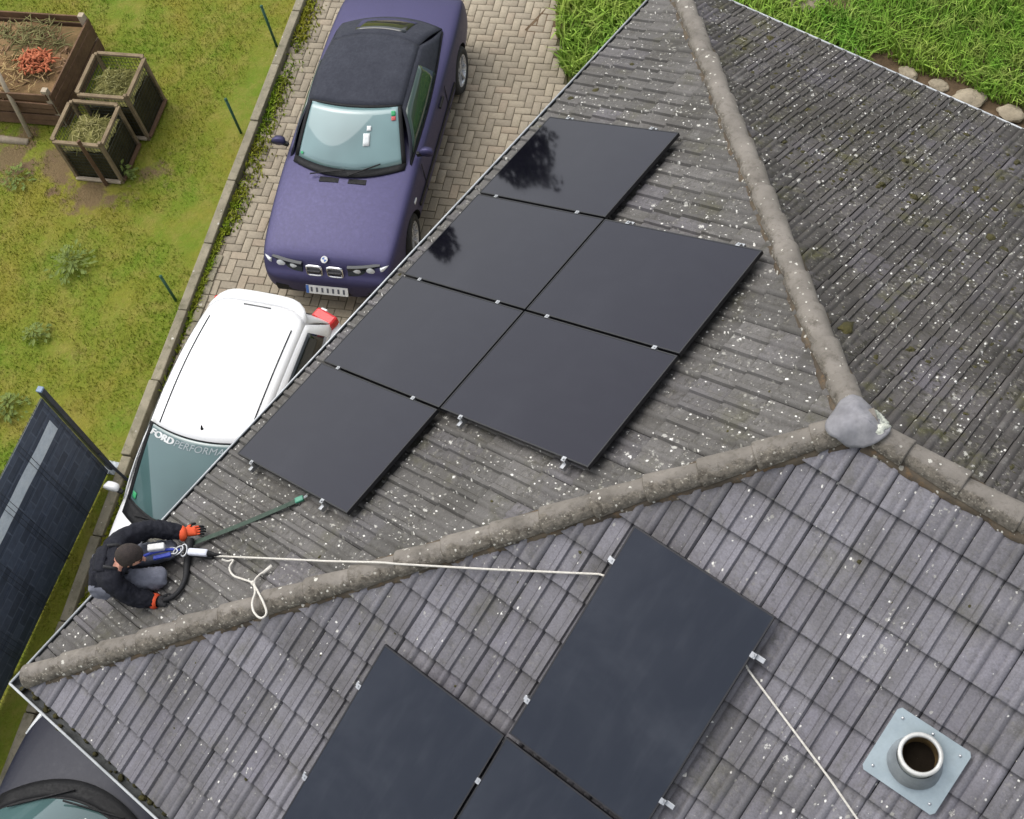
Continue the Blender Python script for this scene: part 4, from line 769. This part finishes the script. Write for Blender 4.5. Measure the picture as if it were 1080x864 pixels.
def bin_(loc, w, d, h, label, lid, seed):
    o = empty('compost_bin', loc, ba); tag(o, label, 'compost bin', 'square slatted compost bins')
    for x, y in ((0, 0), (w, 0), (w, d), (0, d)): MB().box((x - .022, y - .022, -.02), (x + .022, y + .022, h)).build('corner_post', m_wood, o, bevel=.004)
    for (p, q) in (((0, -.03), (w, -.03)), ((w + .03, 0), (w + .03, d)), ((0, d + .03), (w, d + .03)), ((-.03, 0), (-.03, d))):
        MB().bar((p[0], p[1], h - .03), (q[0], q[1], h - .03), .05, .035, 0).build('top_rail', m_wood, o, bevel=.004); MB().bar((p[0], p[1], .06), (q[0], q[1], .06), .05, .03).build('bottom_rail', m_palew if p[1] < 0 else m_wood2, o, bevel=.004)
    ms = MB()      # fine wire mesh walls
    for i in range(1, 14):
        t = i / 14
        for a, b in (((0, 0), (w, 0)), ((w, 0), (w, d)), ((0, d), (w, d)), ((0, 0), (0, d))): x, y = lerp(a[0], b[0], t), lerp(a[1], b[1], t); ms.tube([(x, y, .05), (x, y, h - .04)], .003, 4, False)
    for i in range(1, 13):
        z = h * i / 13
        for a, b in (((0, 0), (w, 0)), ((w, 0), (w, d)), ((0, d), (w, d)), ((0, 0), (0, d))): ms.tube([(a[0], a[1], z), (b[0], b[1], z)], .003, 4, False)
    ms.build('wire_mesh', m_wire, o)
    MB().box((.02, .02, .0), (w - .02, d - .02, h * .62)).build('packed_compost', simple('shaded_compost', sl(78, 72, 46), sl(54, 50, 34), .95, 8, .8, .1), o)  # darker compost, shade behind the mesh walls put into its colour
    heap(o, w, d, h * .70, .12, m_comp, 'clippings', seed)
    return o
b2 = bin_((-6.0, 4.86, .04), .64, .62, .80, 'square compost bin of dry clippings with an open front, nearest the stakes', None, 1)
b2['label'] = 'square compost bin of dry clippings with a leaning brown stake on its front'
MB().bar((.44, -.08, .03), (.40, -.05, .86), .05, .03).build('leaning_stake', m_wood2, b2, bevel=.004)
b3 = bin_((-6.26, 5.56, .04), .66, .66, .86, 'square compost bin of green clippings behind the other square bin', None, 5)
b1 = empty('timber_compost_bay', (-8.85, 4.38, .04), ba); tag(b1, 'large timber compost bay heaped with brown scraps', 'compost bin'); wB, dB, hB = 2.25, 1.35, .62
for x, y in ((0, 0), (wB, 0), (wB, dB), (0, dB)): MB().box((x - .04, y - .04, -.02), (x + .04, y + .04, hB + .1)).build('corner_post', m_palew, b1, bevel=.006)
for i in range(5):
    z = .05 + i * .12
    for (p, q) in (((0, -.05), (wB, -.05)), ((wB + .05, 0), (wB + .05, dB)), ((0, dB + .05), (wB, dB + .05)), ((-.05, 0), (-.05, dB))):
        d = Vector((q[0] - p[0], q[1] - p[1], 0)); R = Matrix.Rotation(math.atan2(d.y, d.x), 3, 'Z') @ Matrix.Rotation(rng.normal(0, .01), 3, 'Y'); MB().box((-.03, -.012, z), (d.length + .03, .012, z + .105), R, (p[0], p[1], 0)).build('plank', m_wood2, b1, bevel=.004)
MB().box((.02, .0, .0), (wB - .02, dB - .02, .5)).build('packed_compost', m_comp2, b1); heap(b1, wB, dB, .52, .13, m_comp2, 'compost_heap', 3, 40)
def scraps(root, n, cx, cy, rx, ry, z, mat, name, l0, l1, r0, flat=.4):
    mb = MB()
    for _ in range(n):
        t, k = rng.uniform(0, 6.28), rng.random() ** .6; x, y = cx + rx * k * math.cos(t), cy + ry * k * math.sin(t); a = rng.uniform(0, 6.28); L = rng.uniform(l0, l1); zz = z + .09 * (1 - k) + rng.uniform(0, .03); dz_ = rng.uniform(-flat, flat) * L
        mb.tube([(x, y, zz), (x + L * .5 * math.cos(a), y + L * .5 * math.sin(a), zz + dz_ * .5 + .006), (x + L * math.cos(a), y + L * math.sin(a), zz + dz_)], [r0 * .5, r0, r0 * .4], 5)
    return mb.build(name, mat, root, True)
sc_ = scraps(b1, 150, 1.86, .52, .26, .2, .62, simple('orange_peel', sl(192, 112, 74), sl(156, 82, 50), .85, 9), 'orange_scraps', .05, .13, .017); tag(sc_, kind='stuff')
for q in ((b1, 300, 1.55, .95, .6, .36, .58, simple('withered_stems', sl(132, 126, 78), sl(100, 98, 56), .9, 8), 'green_stems', .08, .25, .008), (b1, 200, 1.5, .4, .6, .38, .58, simple('straw', sl(190, 164, 112), sl(150, 122, 80), .9, 8), 'straw', .08, .22, .007), (b2, 140, .32, .31, .24, .24, .60, m_comp, 'clipping_stalks', .06, .18, .006), (b3, 170, .33, .33, .26, .26, .66, m_comp, 'clipping_stalks', .06, .18, .006), (b2, 60, .32, .31, .24, .24, .62, simple('hay', sl(176, 168, 110), None, .9), 'hay', .05, .14, .006), (b3, 50, .33, .33, .24, .24, .68, simple('hay2', sl(160, 156, 100), None, .9), 'hay', .05, .14, .006)):
    tag(scraps(*q), kind='stuff')
tag(scraps(b1, 420, 1.3, .66, 1.0, .6, .53, simple('brown_scraps', sl(158, 124, 92), sl(112, 92, 66), .9, 8), 'brown_scraps', .05, .16, .013), kind='stuff')
pole = tag(MB().tube([(-7.07, 4.96, .12), (-7.35, 5.13, .75), (-7.45, 5.20, 1.0)], [.035, .032, .03], 8).build('leaning_pole', m_palew, None, True), 'pale round pole leaning against the timber compost bay', 'pole')
lg = tag(MB().tube([(-7.05, 4.88, .09), (-7.9, 4.48, .10), (-8.4, 4.25, .09)], [.05, .06, .055], 10).build('log', m_palew, None, True), 'pale log lying at the foot of the timber compost bay', 'log')
# leafy weeds on the lawn
m_leaf = simple('weed_leaf', sl(116, 128, 56), sl(88, 106, 42), .8, 6)
def weed(loc, r, n, label):
    mb = MB(); mb.v.append((0, 0, .0))
    for i in range(n):
        a = rng.uniform(0, 6.28); k = rng.random(); x, y = loc[0] + r * k * math.cos(a), loc[1] + r * k * math.sin(a); z = .04 + .18 * (1 - k) * rng.random() + .03; L = rng.uniform(.04, .09); w_ = L * .28; d = Vector((math.cos(a + rng.normal(0, .6)), math.sin(a + rng.normal(0, .6)), rng.uniform(-.1, .5))); s = d.cross(Vector((0, 0, 1))).normalized() * w_; p = Vector((x - loc[0], y - loc[1], z)); n0 = len(mb.v)
        mb.v += [tuple(p), tuple(p + d * L * .5 + s), tuple(p + d * L - Vector((0, 0, .02))), tuple(p + d * L * .5 - s)]; mb.v.append(tuple(p + s * .12)); mb.f += [(n0, n0 + 1, n0 + 2, n0 + 3), (0, n0 + 4, n0)]
    o = mb.build('weed_plant', m_leaf, None); o.location = (loc[0], loc[1], .03); tag(o, label, 'plant', 'leafy weeds on the lawn')
for (u, v, r, n, lb) in ((76, 280, .28, 130, 'largest leafy weed clump on open lawn'), (40, 355, .16, 60, 'small leafy weed clump near the slate-print fence end'), (14, 432, .2, 90, 'leafy weed clump just behind the slate-print fence'), (20, 190, .2, 60, 'green weed tuft below the timber compost bay'), (135, 185, .12, 50, 'green weed tuft at the foot of the front square bin')):
    q = ground(u, v, .05); weed((q[0], q[1]), r, n, lb)
# ------------------------------------------------------------------ trees beyond the driveway (mirrored in the panels)
m_tl = simple('tree_leaf', sl(52, 70, 36), sl(38, 54, 28), .7, 2); m_bark = simple('bark', sl(88, 74, 60), sl(64, 54, 44), .95, 5, .8)
def tree(loc, h, cr, label):
    o = empty('garden_tree', loc); tag(o, label, 'tree', 'garden trees beyond the driveway')
    mb = MB().tube([(0, 0, -.1), (.05, .02, h * .3), (0, .08, h * .6), (.03, 0, h * .85)], [.2, .15, .1, .04], 10)
    for i in range(7):
        a = i * 2.4; z = h * (.35 + .07 * i); mb.tube([(0, 0, z), (math.cos(a) * cr * .4, math.sin(a) * cr * .4, z + .5), (math.cos(a) * cr * .75, math.sin(a) * cr * .75, z + .9)], [.07, .045, .02], 6)
    mb.build('trunk', m_bark, o, True); N = 9000; V = np.zeros((N, 4, 3)); c = 0
    while c < N:
        p = rng.normal(0, 1, 3); p /= np.linalg.norm(p); r = rng.random() ** .4; k = 1 + .35 * noise.noise(Vector(p * 2.2) + Vector(loc)); q = np.array([p[0] * cr * r * k, p[1] * cr * r * k, h * .6 + p[2] * h * .42 * r * k])
        if noise.noise(Vector(q * 1.3)) < -.25: continue
        a = rng.normal(0, 1, 3); a /= np.linalg.norm(a); b = np.cross(a, rng.normal(0, 1, 3)); b /= np.linalg.norm(b); s = rng.uniform(.07, .15); V[c] = [q - a * s, q + b * s * .5, q + a * s, q - b * s * .5]; c += 1
    bigmesh('crown', V.reshape(-1, 3), np.arange(4 * N).reshape(-1, 4), m_tl, o)
for az, dist, h, cr, lb in ((151.6, 26, 7.3, 1.25, 'broad dark tree standing alone beyond the driveway'), (159.6, 27, 6.9, .9, 'slimmer dark tree beyond the lawn')):
    tree((.5 + dist * math.cos(rad(az)), 6.3 + dist * math.sin(rad(az)), 0), h, cr, lb)
# ------------------------------------------------------------------ the worker
m_jack = simple('black_jacket', sl(30, 31, 40), sl(22, 23, 30), .85, 9, .5, .3); m_trou = simple('grey_trousers', sl(128, 130, 140), sl(106, 108, 118), .9, 9, .5, .2); m_skin = simple('skin', sl(208, 158, 136), sl(190, 138, 118), .55, 9, .1, .4)
m_hair = simple('dark_hair', sl(62, 52, 48), sl(40, 33, 31), .75, 40, .8, .4); m_orange = simple('orange_glove', sl(232, 92, 44), sl(206, 70, 34), .7, 14, .3); m_bl = simple('black_rubber', sl(28, 28, 30), None, .7, 14, .3); m_bluep = simple('blue_webbing', sl(46, 66, 170), None, .6, 14)
man = empty('person', (.25, 1.25, 2.56)); tag(man, 'person in black jacket and grey trousers kneeling at the gutter, holding the rope', 'person'); MO = Vector(man.location); man.location = MO + Vector((.05, .045, .02))
Fw = Vector((.80, .60, 0)); Lf = Vector((-.60, .80, 0)); U = Vector((0, 0, 1))
def skin(name, nodes, edges, mats, matfn, parent, root=0, sub_=2):
    me = bpy.data.meshes.new(name); me.from_pydata([tuple(Vector(p) - MO) for p, r in nodes], edges, []); o = bpy.data.objects.new(name, me); COL.objects.link(o); sk = o.modifiers.new('k', 'SKIN'); 
    if not me.skin_vertices: me.attributes.new
    bm = bmesh.new(); bm.from_mesh(me); ly = bm.verts.layers.skin.verify(); bm.verts.ensure_lookup_table()
    for i, (p, r) in enumerate(nodes): bm.verts[i][ly].radius = r if isinstance(r, tuple) else (r, r); bm.verts[i][ly].use_root = (i == root)
    bm.to_mesh(me); bm.free(); sk.use_smooth_shade = True; sk.branch_smoothing = .3; s = o.modifiers.new('u', 'SUBSURF'); s.levels = s.render_levels = sub_
    dg = bpy.context.evaluated_depsgraph_get(); m2 = bpy.data.meshes.new_from_object(o.evaluated_get(dg)); bpy.data.objects.remove(o); o = bpy.data.objects.new(name, m2); COL.objects.link(o); o.parent = parent; m2.materials.clear()
    for m in mats: m2.materials.append(m)
    m2.polygons.foreach_set('material_index', np.array([matfn(Vector(p.center) + MO) for p in m2.polygons], np.int32)); m2.polygons.foreach_set('use_smooth', np.ones(len(m2.polygons), bool)); return o
hipc = Vector((.13, 1.10, 2.80)); chest = Vector((.27, 1.215, 3.00)); shc = Vector((.31, 1.24, 3.08)); neck = Vector((.40, 1.295, 3.13)); headc = Vector((.485, 1.35, 3.215))
shL = shc + Lf * .185 - U * .02; shR = shc - Lf * .185 - U * .02
kL = Vector((.47, 1.66, 2.74)); kR = Vector((.64, 1.42, 2.83)); hL = hipc + Lf * .10; hR = hipc - Lf * .10; aL = Vector((.06, 1.25, 2.54)); aR = Vector((.14, 1.08, 2.57))
elL = Vector((.26, 1.64, 2.93)); wrL = Vector((.485, 1.80, 2.82)); elR = Vector((.575, 1.13, 2.87)); wrR = Vector((.72, 1.225, 2.80))
N = [(hipc, (.15, .12)), (chest.lerp(hipc, .5), (.145, .115)), (chest, (.155, .12)), (shc, (.12, .09)), (neck, .058), (headc - U * .01, .07), (shL, .108), (elL, .074), (wrL, .052), (shR, .108), (elR, .074), (wrR, .052), (hL, .11), (kL, .085), (aL, .05), (hR, .11), (kR, .09), (aR, .05), (shL.lerp(elL, .5), .092), (elL.lerp(wrL, .35), .08), (shR.lerp(elR, .5), .092), (elR.lerp(wrR, .35), .08)]
E_ = [(0, 1), (1, 2), (2, 3), (3, 4), (4, 5), (3, 6), (6, 18), (18, 7), (7, 19), (19, 8), (3, 9), (9, 20), (20, 10), (10, 21), (21, 11), (0, 12), (12, 13), (13, 14), (0, 15), (15, 16), (16, 17)]
def segd(p, a, b): t = max(0, min(1, (p - a).dot(b - a) / (b - a).length_squared)); return (p - a - (b - a) * t).length
def mf(p):
    dn = segd(p, neck, headc); dj = min(segd(p, hipc, shc) - .06, segd(p, shL, elL), segd(p, elL, wrL), segd(p, shR, elR), segd(p, elR, wrR)); dl = min(segd(p, hL, kL), segd(p, kL, aL), segd(p, hR, kR), segd(p, kR, aR)) + (0 if p.z < 2.95 else .2)
    if (p - shc).dot((headc - shc).normalized()) > .10 and dn < .1: return 2
    return 1 if dl < dj else 0
body = skin('body', N, E_, [m_jack, m_trou, m_skin], mf, man, 0, 3)
nr = [v.normal.copy() for v in body.data.vertices]
for v, n_ in zip(body.data.vertices, nr):
    q = v.co + MO
    if mf(q) != 2: w_ = noise.noise(Vector((q.x * 16 + 3 * noise.noise(q * 9), q.y * 16, q.z * 26))); v.co += n_ * (.013 * (1 - abs(w_) * 2.2) + .006 * noise.noise(q * 40))
# head, looking ahead and down
Hx = (Fw * .86 - U * .5).normalized(); Hz = (U * .86 + Fw * .5).normalized(); Hy = Hz.cross(Hx)
def hp(x, y, z): return headc - MO + Hx * x + Hy * y + Hz * z
bm = bmesh.new(); bmesh.ops.create_uvsphere(bm, u_segments=32, v_segments=24, radius=1)
for v in bm.verts:
    x, y, z = v.co; r = Vector((x * .098, y * .077, z * .118))
    if x > .3: r.x += .012 * max(0, 1 - abs(z + .1) * 1.6) * max(0, 1 - abs(y) * 3)
    if z < -.2: r.y *= 1 - .25 * (-z - .2); r.x += .015 * (-z - .2)
    if x > .6 and abs(z - .1) < .16 and .2 < abs(y) < .6: r.x -= .008
    v.co = hp(*r)
me = bpy.data.meshes.new('head'); bm.to_mesh(me); bm.free(); me.materials.append(m_skin); me.polygons.foreach_set('use_smooth', np.ones(len(me.polygons), bool)); head = bpy.data.objects.new('head', me); COL.objects.link(head); head.parent = man
nz = MB().tube([hp(.095, 0, .03), hp(.115, 0, -.005), hp(.122, 0, -.022), hp(.098, 0, -.034)], [.008, .013, .017, .01], 8).build('nose', m_skin, head, True)
for sg in (1, -1):
    MB().lathe([(.001, .012), (.018, .010), (.026, 0), (.02, -.01)], 12, Matrix.Translation(hp(-.005, sg * .078, -.01)) @ (Matrix(((Hx.x, Hz.x, Hy.x * sg), (Hx.y, Hz.y, Hy.y * sg), (Hx.z, Hz.z, Hy.z * sg))).to_4x4() @ Matrix.Diagonal((.8, 1.3, 1, 1)))).build('ear', m_skin, head, True)
    MB().lathe([(.001, .006), (.008, .004), (.011, 0)], 10, Matrix.Translation(hp(.088, sg * .031, .015)) @ Hx.to_track_quat('Z', 'Y').to_matrix().to_4x4()).build('eye', m_ink, head, True)
    MB().tube([hp(.093, sg * .016, .036), hp(.09, sg * .034, .04), hp(.078, sg * .05, .034)], [.004, .005, .003], 6).build('eyebrow', m_hair, head, True)
MB().tube([hp(.088, .024, -.066), hp(.1, 0, -.064), hp(.088, -.024, -.066)], [.003, .006, .003], 6).build('mouth', simple('lips', sl(170, 100, 92)), head, True)
bm = bmesh.new(); bmesh.ops.create_uvsphere(bm, u_segments=40, v_segments=28, radius=1); 
for v in bm.verts:
    x, y, z = v.co; k = 1 + .025 * noise.noise(Vector((x * 9, y * 9, z * 9))); v.co = Vector((x, y, z))
dele = [f for f in bm.faces if (lambda c: (c.x > .35 and c.z < .55) or c.z < -.45 - .3 * c.x or (c.x > .02 and c.z < .1))(f.calc_center_median())]
bmesh.ops.delete(bm, geom=dele, context='FACES')
for v in bm.verts:
    x, y, z = v.co; k = 1.05 + .02 * noise.noise(Vector((x * 8, y * 8, z * 8))); v.co = hp((x * .100 - .004) * k, y * .079 * k, (z * .120 + .004) * k)
me = bpy.data.meshes.new('hair'); bm.to_mesh(me); bm.free(); me.materials.append(m_hair); me.polygons.foreach_set('use_smooth', np.ones(len(me.polygons), bool)); hr = bpy.data.objects.new('hair', me); COL.objects.link(hr); hr.parent = man; q = hr.modifiers.new('s', 'SOLIDIFY'); q.thickness = .012; q.offset = 1
# jacket: collar, hood and hem
cl = [neck - MO + (Lf * math.cos(t) * .085 + (Fw * .8 + U * .35).normalized() * math.sin(t) * .07) - U * .045 - Fw * .01 for t in np.linspace(0, 2 * math.pi, 17)]
MB().tube(cl, .026, 8, False).build('collar', m_jack, man, True)
hood = MB().grid(lambda a, b: shc - MO - Fw * (.02 + .085 * math.sin(math.pi * b)) + Lf * ((a - .5) * (.24 - .10 * b)) + U * (.085 - .08 * b - .04 * abs(a - .5)) - Fw * (.05 * b), 10, 8).build('hood', m_jack, man, True, solid=.03)
# gloves with five fingers each
def glove(w, d, n, mat_back, curl, label):
    d = Vector(d).normalized(); n = Vector(n).normalized(); s = d.cross(n).normalized(); n = s.cross(d); root = None; nodes = [(w - d * .02, .045), (w + d * .045, (.048, .032)), (w + d * .085, (.05, .028))]; ed = [(0, 1), (1, 2)]
    for i, (o_, L) in enumerate(((-.034, .062), (-.012, .072), (.011, .068), (.033, .054))):
        b = w + d * .09 + s * o_; k = len(nodes); p1 = b + d * L * .55 - n * .012 * curl; p2 = p1 + (d * (1 - .6 * curl) - n * .8 * curl).normalized() * L * .5; p3 = p2 + (d * (1 - 1.1 * curl) - n * curl).normalized() * L * .35
        nodes += [(b, .0125), (p1, .0115), (p2, .0105), (p3, .0085)]; ed += [(2, k), (k, k + 1), (k + 1, k + 2), (k + 2, k + 3)]
    k = len(nodes); b = w + d * .04 - s * .045; nodes += [(b, .015), (b - s * .03 + d * .03 - n * .015, .013), (b - s * .03 + d * .065 - n * .03, .011)]; ed += [(1, k), (k, k + 1), (k + 1, k + 2)]
    def gm(p): q = p - w; return 0 if (q.dot(n) > .004 and q.dot(d) > .01 and q.dot(d) < .14) else 1
    g_ = skin('glove', nodes, ed, [mat_back, m_bl], gm, man); 
    MB().lathe([(.050, -.035), (.066, -.02), (.068, .015), (.05, .03)], 14, Matrix.Translation(w - d * .02 - MO) @ d.to_track_quat('Z', 'Y').to_matrix().to_4x4()).build('cuff', m_orange, g_, True); return g_
glove(wrL, (.55, .83, -.25), (.1, -.1, 1), m_orange, .55, ''); glove(wrR, (.83, .45, .05), (-.25, -.2, .9), m_bl, .6, '')
# boots tucked behind, soles outward
for a in (aL, aR): bt = skin('boot', [(a + U * .0, .055), (a - Fw * .05 + U * .01, .052), (a - Fw * .04 - U * .05 + Vector((-.02, -.01, 0)), .045), (a + Fw * .09 - U * .045 + U * .03, .04)], [(0, 1), (1, 2), (1, 3)], [m_bl], lambda p: 0, man)
# harness straps and belt
for sg in (1, -1): MB().tube([q - MO for q in smoothpts([shc + Lf * sg * .09 + U * .105 - Fw * .02, shc + Lf * sg * .10 + U * .08 + Fw * .075, chest + Lf * sg * .07 + Fw * .15, hipc.lerp(chest, .4) + Fw * .19 + Lf * sg * .03], 5)], .014, 6).build('harness_strap', m_bl, man, True)
MB().tube([q - MO for q in smoothpts([hipc.lerp(chest, .5) + Fw * .13, Vector((.42, 1.46, 2.93)), Vector((.52, 1.60, 2.90)), Vector((.60, 1.66, 2.885))], 5)], .013, 6).build('blue_lanyard', m_bluep, man, True)
MB().bar(Vector((.40, 1.50, 2.955)) - MO, Vector((.50, 1.60, 2.945)) - MO, .06, .05).build('pouch', m_platew, man, bevel=.01)
MB().bar(Vector((.47, 1.47, 2.90)) - MO, Vector((.57, 1.585, 2.90)) - MO, .035, .03).build('blue_tab', m_bluep, man, bevel=.006)
lg_ = MB().grid(lambda a, b: elL.lerp(shL, .45) - MO + Vector((0, 0, .064)) + Lf * (.005) + Fw * (a - .5) * .022 + Lf * (b - .5) * .022, 2, 2).build('sleeve_logo', m_platew, man, solid=.006); MB().grid(lambda a, b: elL.lerp(shL, .45) - MO + Vector((0, 0, .066)) + Fw * ((a - .5) * .016 - .014) + Lf * (b - .5) * .03, 2, 2).build('logo_flash', simple('logo_red', sl(200, 50, 60)), lg_, solid=.005)
# tackle held in front: karabiners, rope grab, black lanyard loop
tk = empty('rope_grab', (.70, 1.75, 2.80)); tag(tk, 'white rope grab with energy absorber clipped to the taut rope', 'rope grab'); TO = Vector(tk.location); tk.location = TO + Vector((.05, .03, .02))
MB().bar(Vector((.66, 1.705, 2.875)) - TO, Vector((.82, 1.795, 2.89)) - TO, .062, .05).build('absorber', simple('absorber_sleeve', sl(214, 216, 224), sl(190, 194, 204), .6, 8), tk, bevel=.018)
MB().bar(Vector((.67, 1.715, 2.835)) - TO, Vector((.86, 1.81, 2.855)) - TO, .06, .04).build('sleeve_shadow_side', m_bl, tk, bevel=.012)  # black bar under the absorber stands in for its shaded side
MB().tube([Vector((.82, 1.795, 2.89)) - TO, Vector((.88, 1.82, 2.895)) - TO, Vector((.94, 1.845, 2.905)) - TO], [.026, .016, .010], 8).build('eye_thimble', m_trim, tk, True)
for (c, ax) in ((Vector((.56, 1.63, 2.90)), .3), (Vector((.60, 1.66, 2.905)), 1.2), (Vector((.63, 1.69, 2.89)), 2.1)):
    pts = [c - TO + Vector((math.cos(ax) * math.cos(t) * .05 - math.sin(ax) * math.sin(t) * .028, math.sin(ax) * math.cos(t) * .05 + math.cos(ax) * math.sin(t) * .028, .012 * math.cos(t))) for t in np.linspace(0, 2 * math.pi, 15)]; MB().tube(pts, .008, 6, False).build('karabiner', m_alu, tk, True)
bp = smoothpts([tuple(Vector(q) + Vector((.05, .04, .02))) for q in [(.545, 1.79, 2.80), (.62, 1.70, 2.80), (.70, 1.60, 2.795), (.78, 1.52, 2.825), (.83, 1.43, 2.85), (.83, 1.34, 2.855), (.77, 1.27, 2.83)]], 6)
tag(MB().tube(bp, [.042 - .020 * min(1, i / 20) for i in range(len(bp))], 8).build('black_lanyard', m_bl, None, True), 'thick black lanyard curving between the two gloves of the worker', 'lanyard')
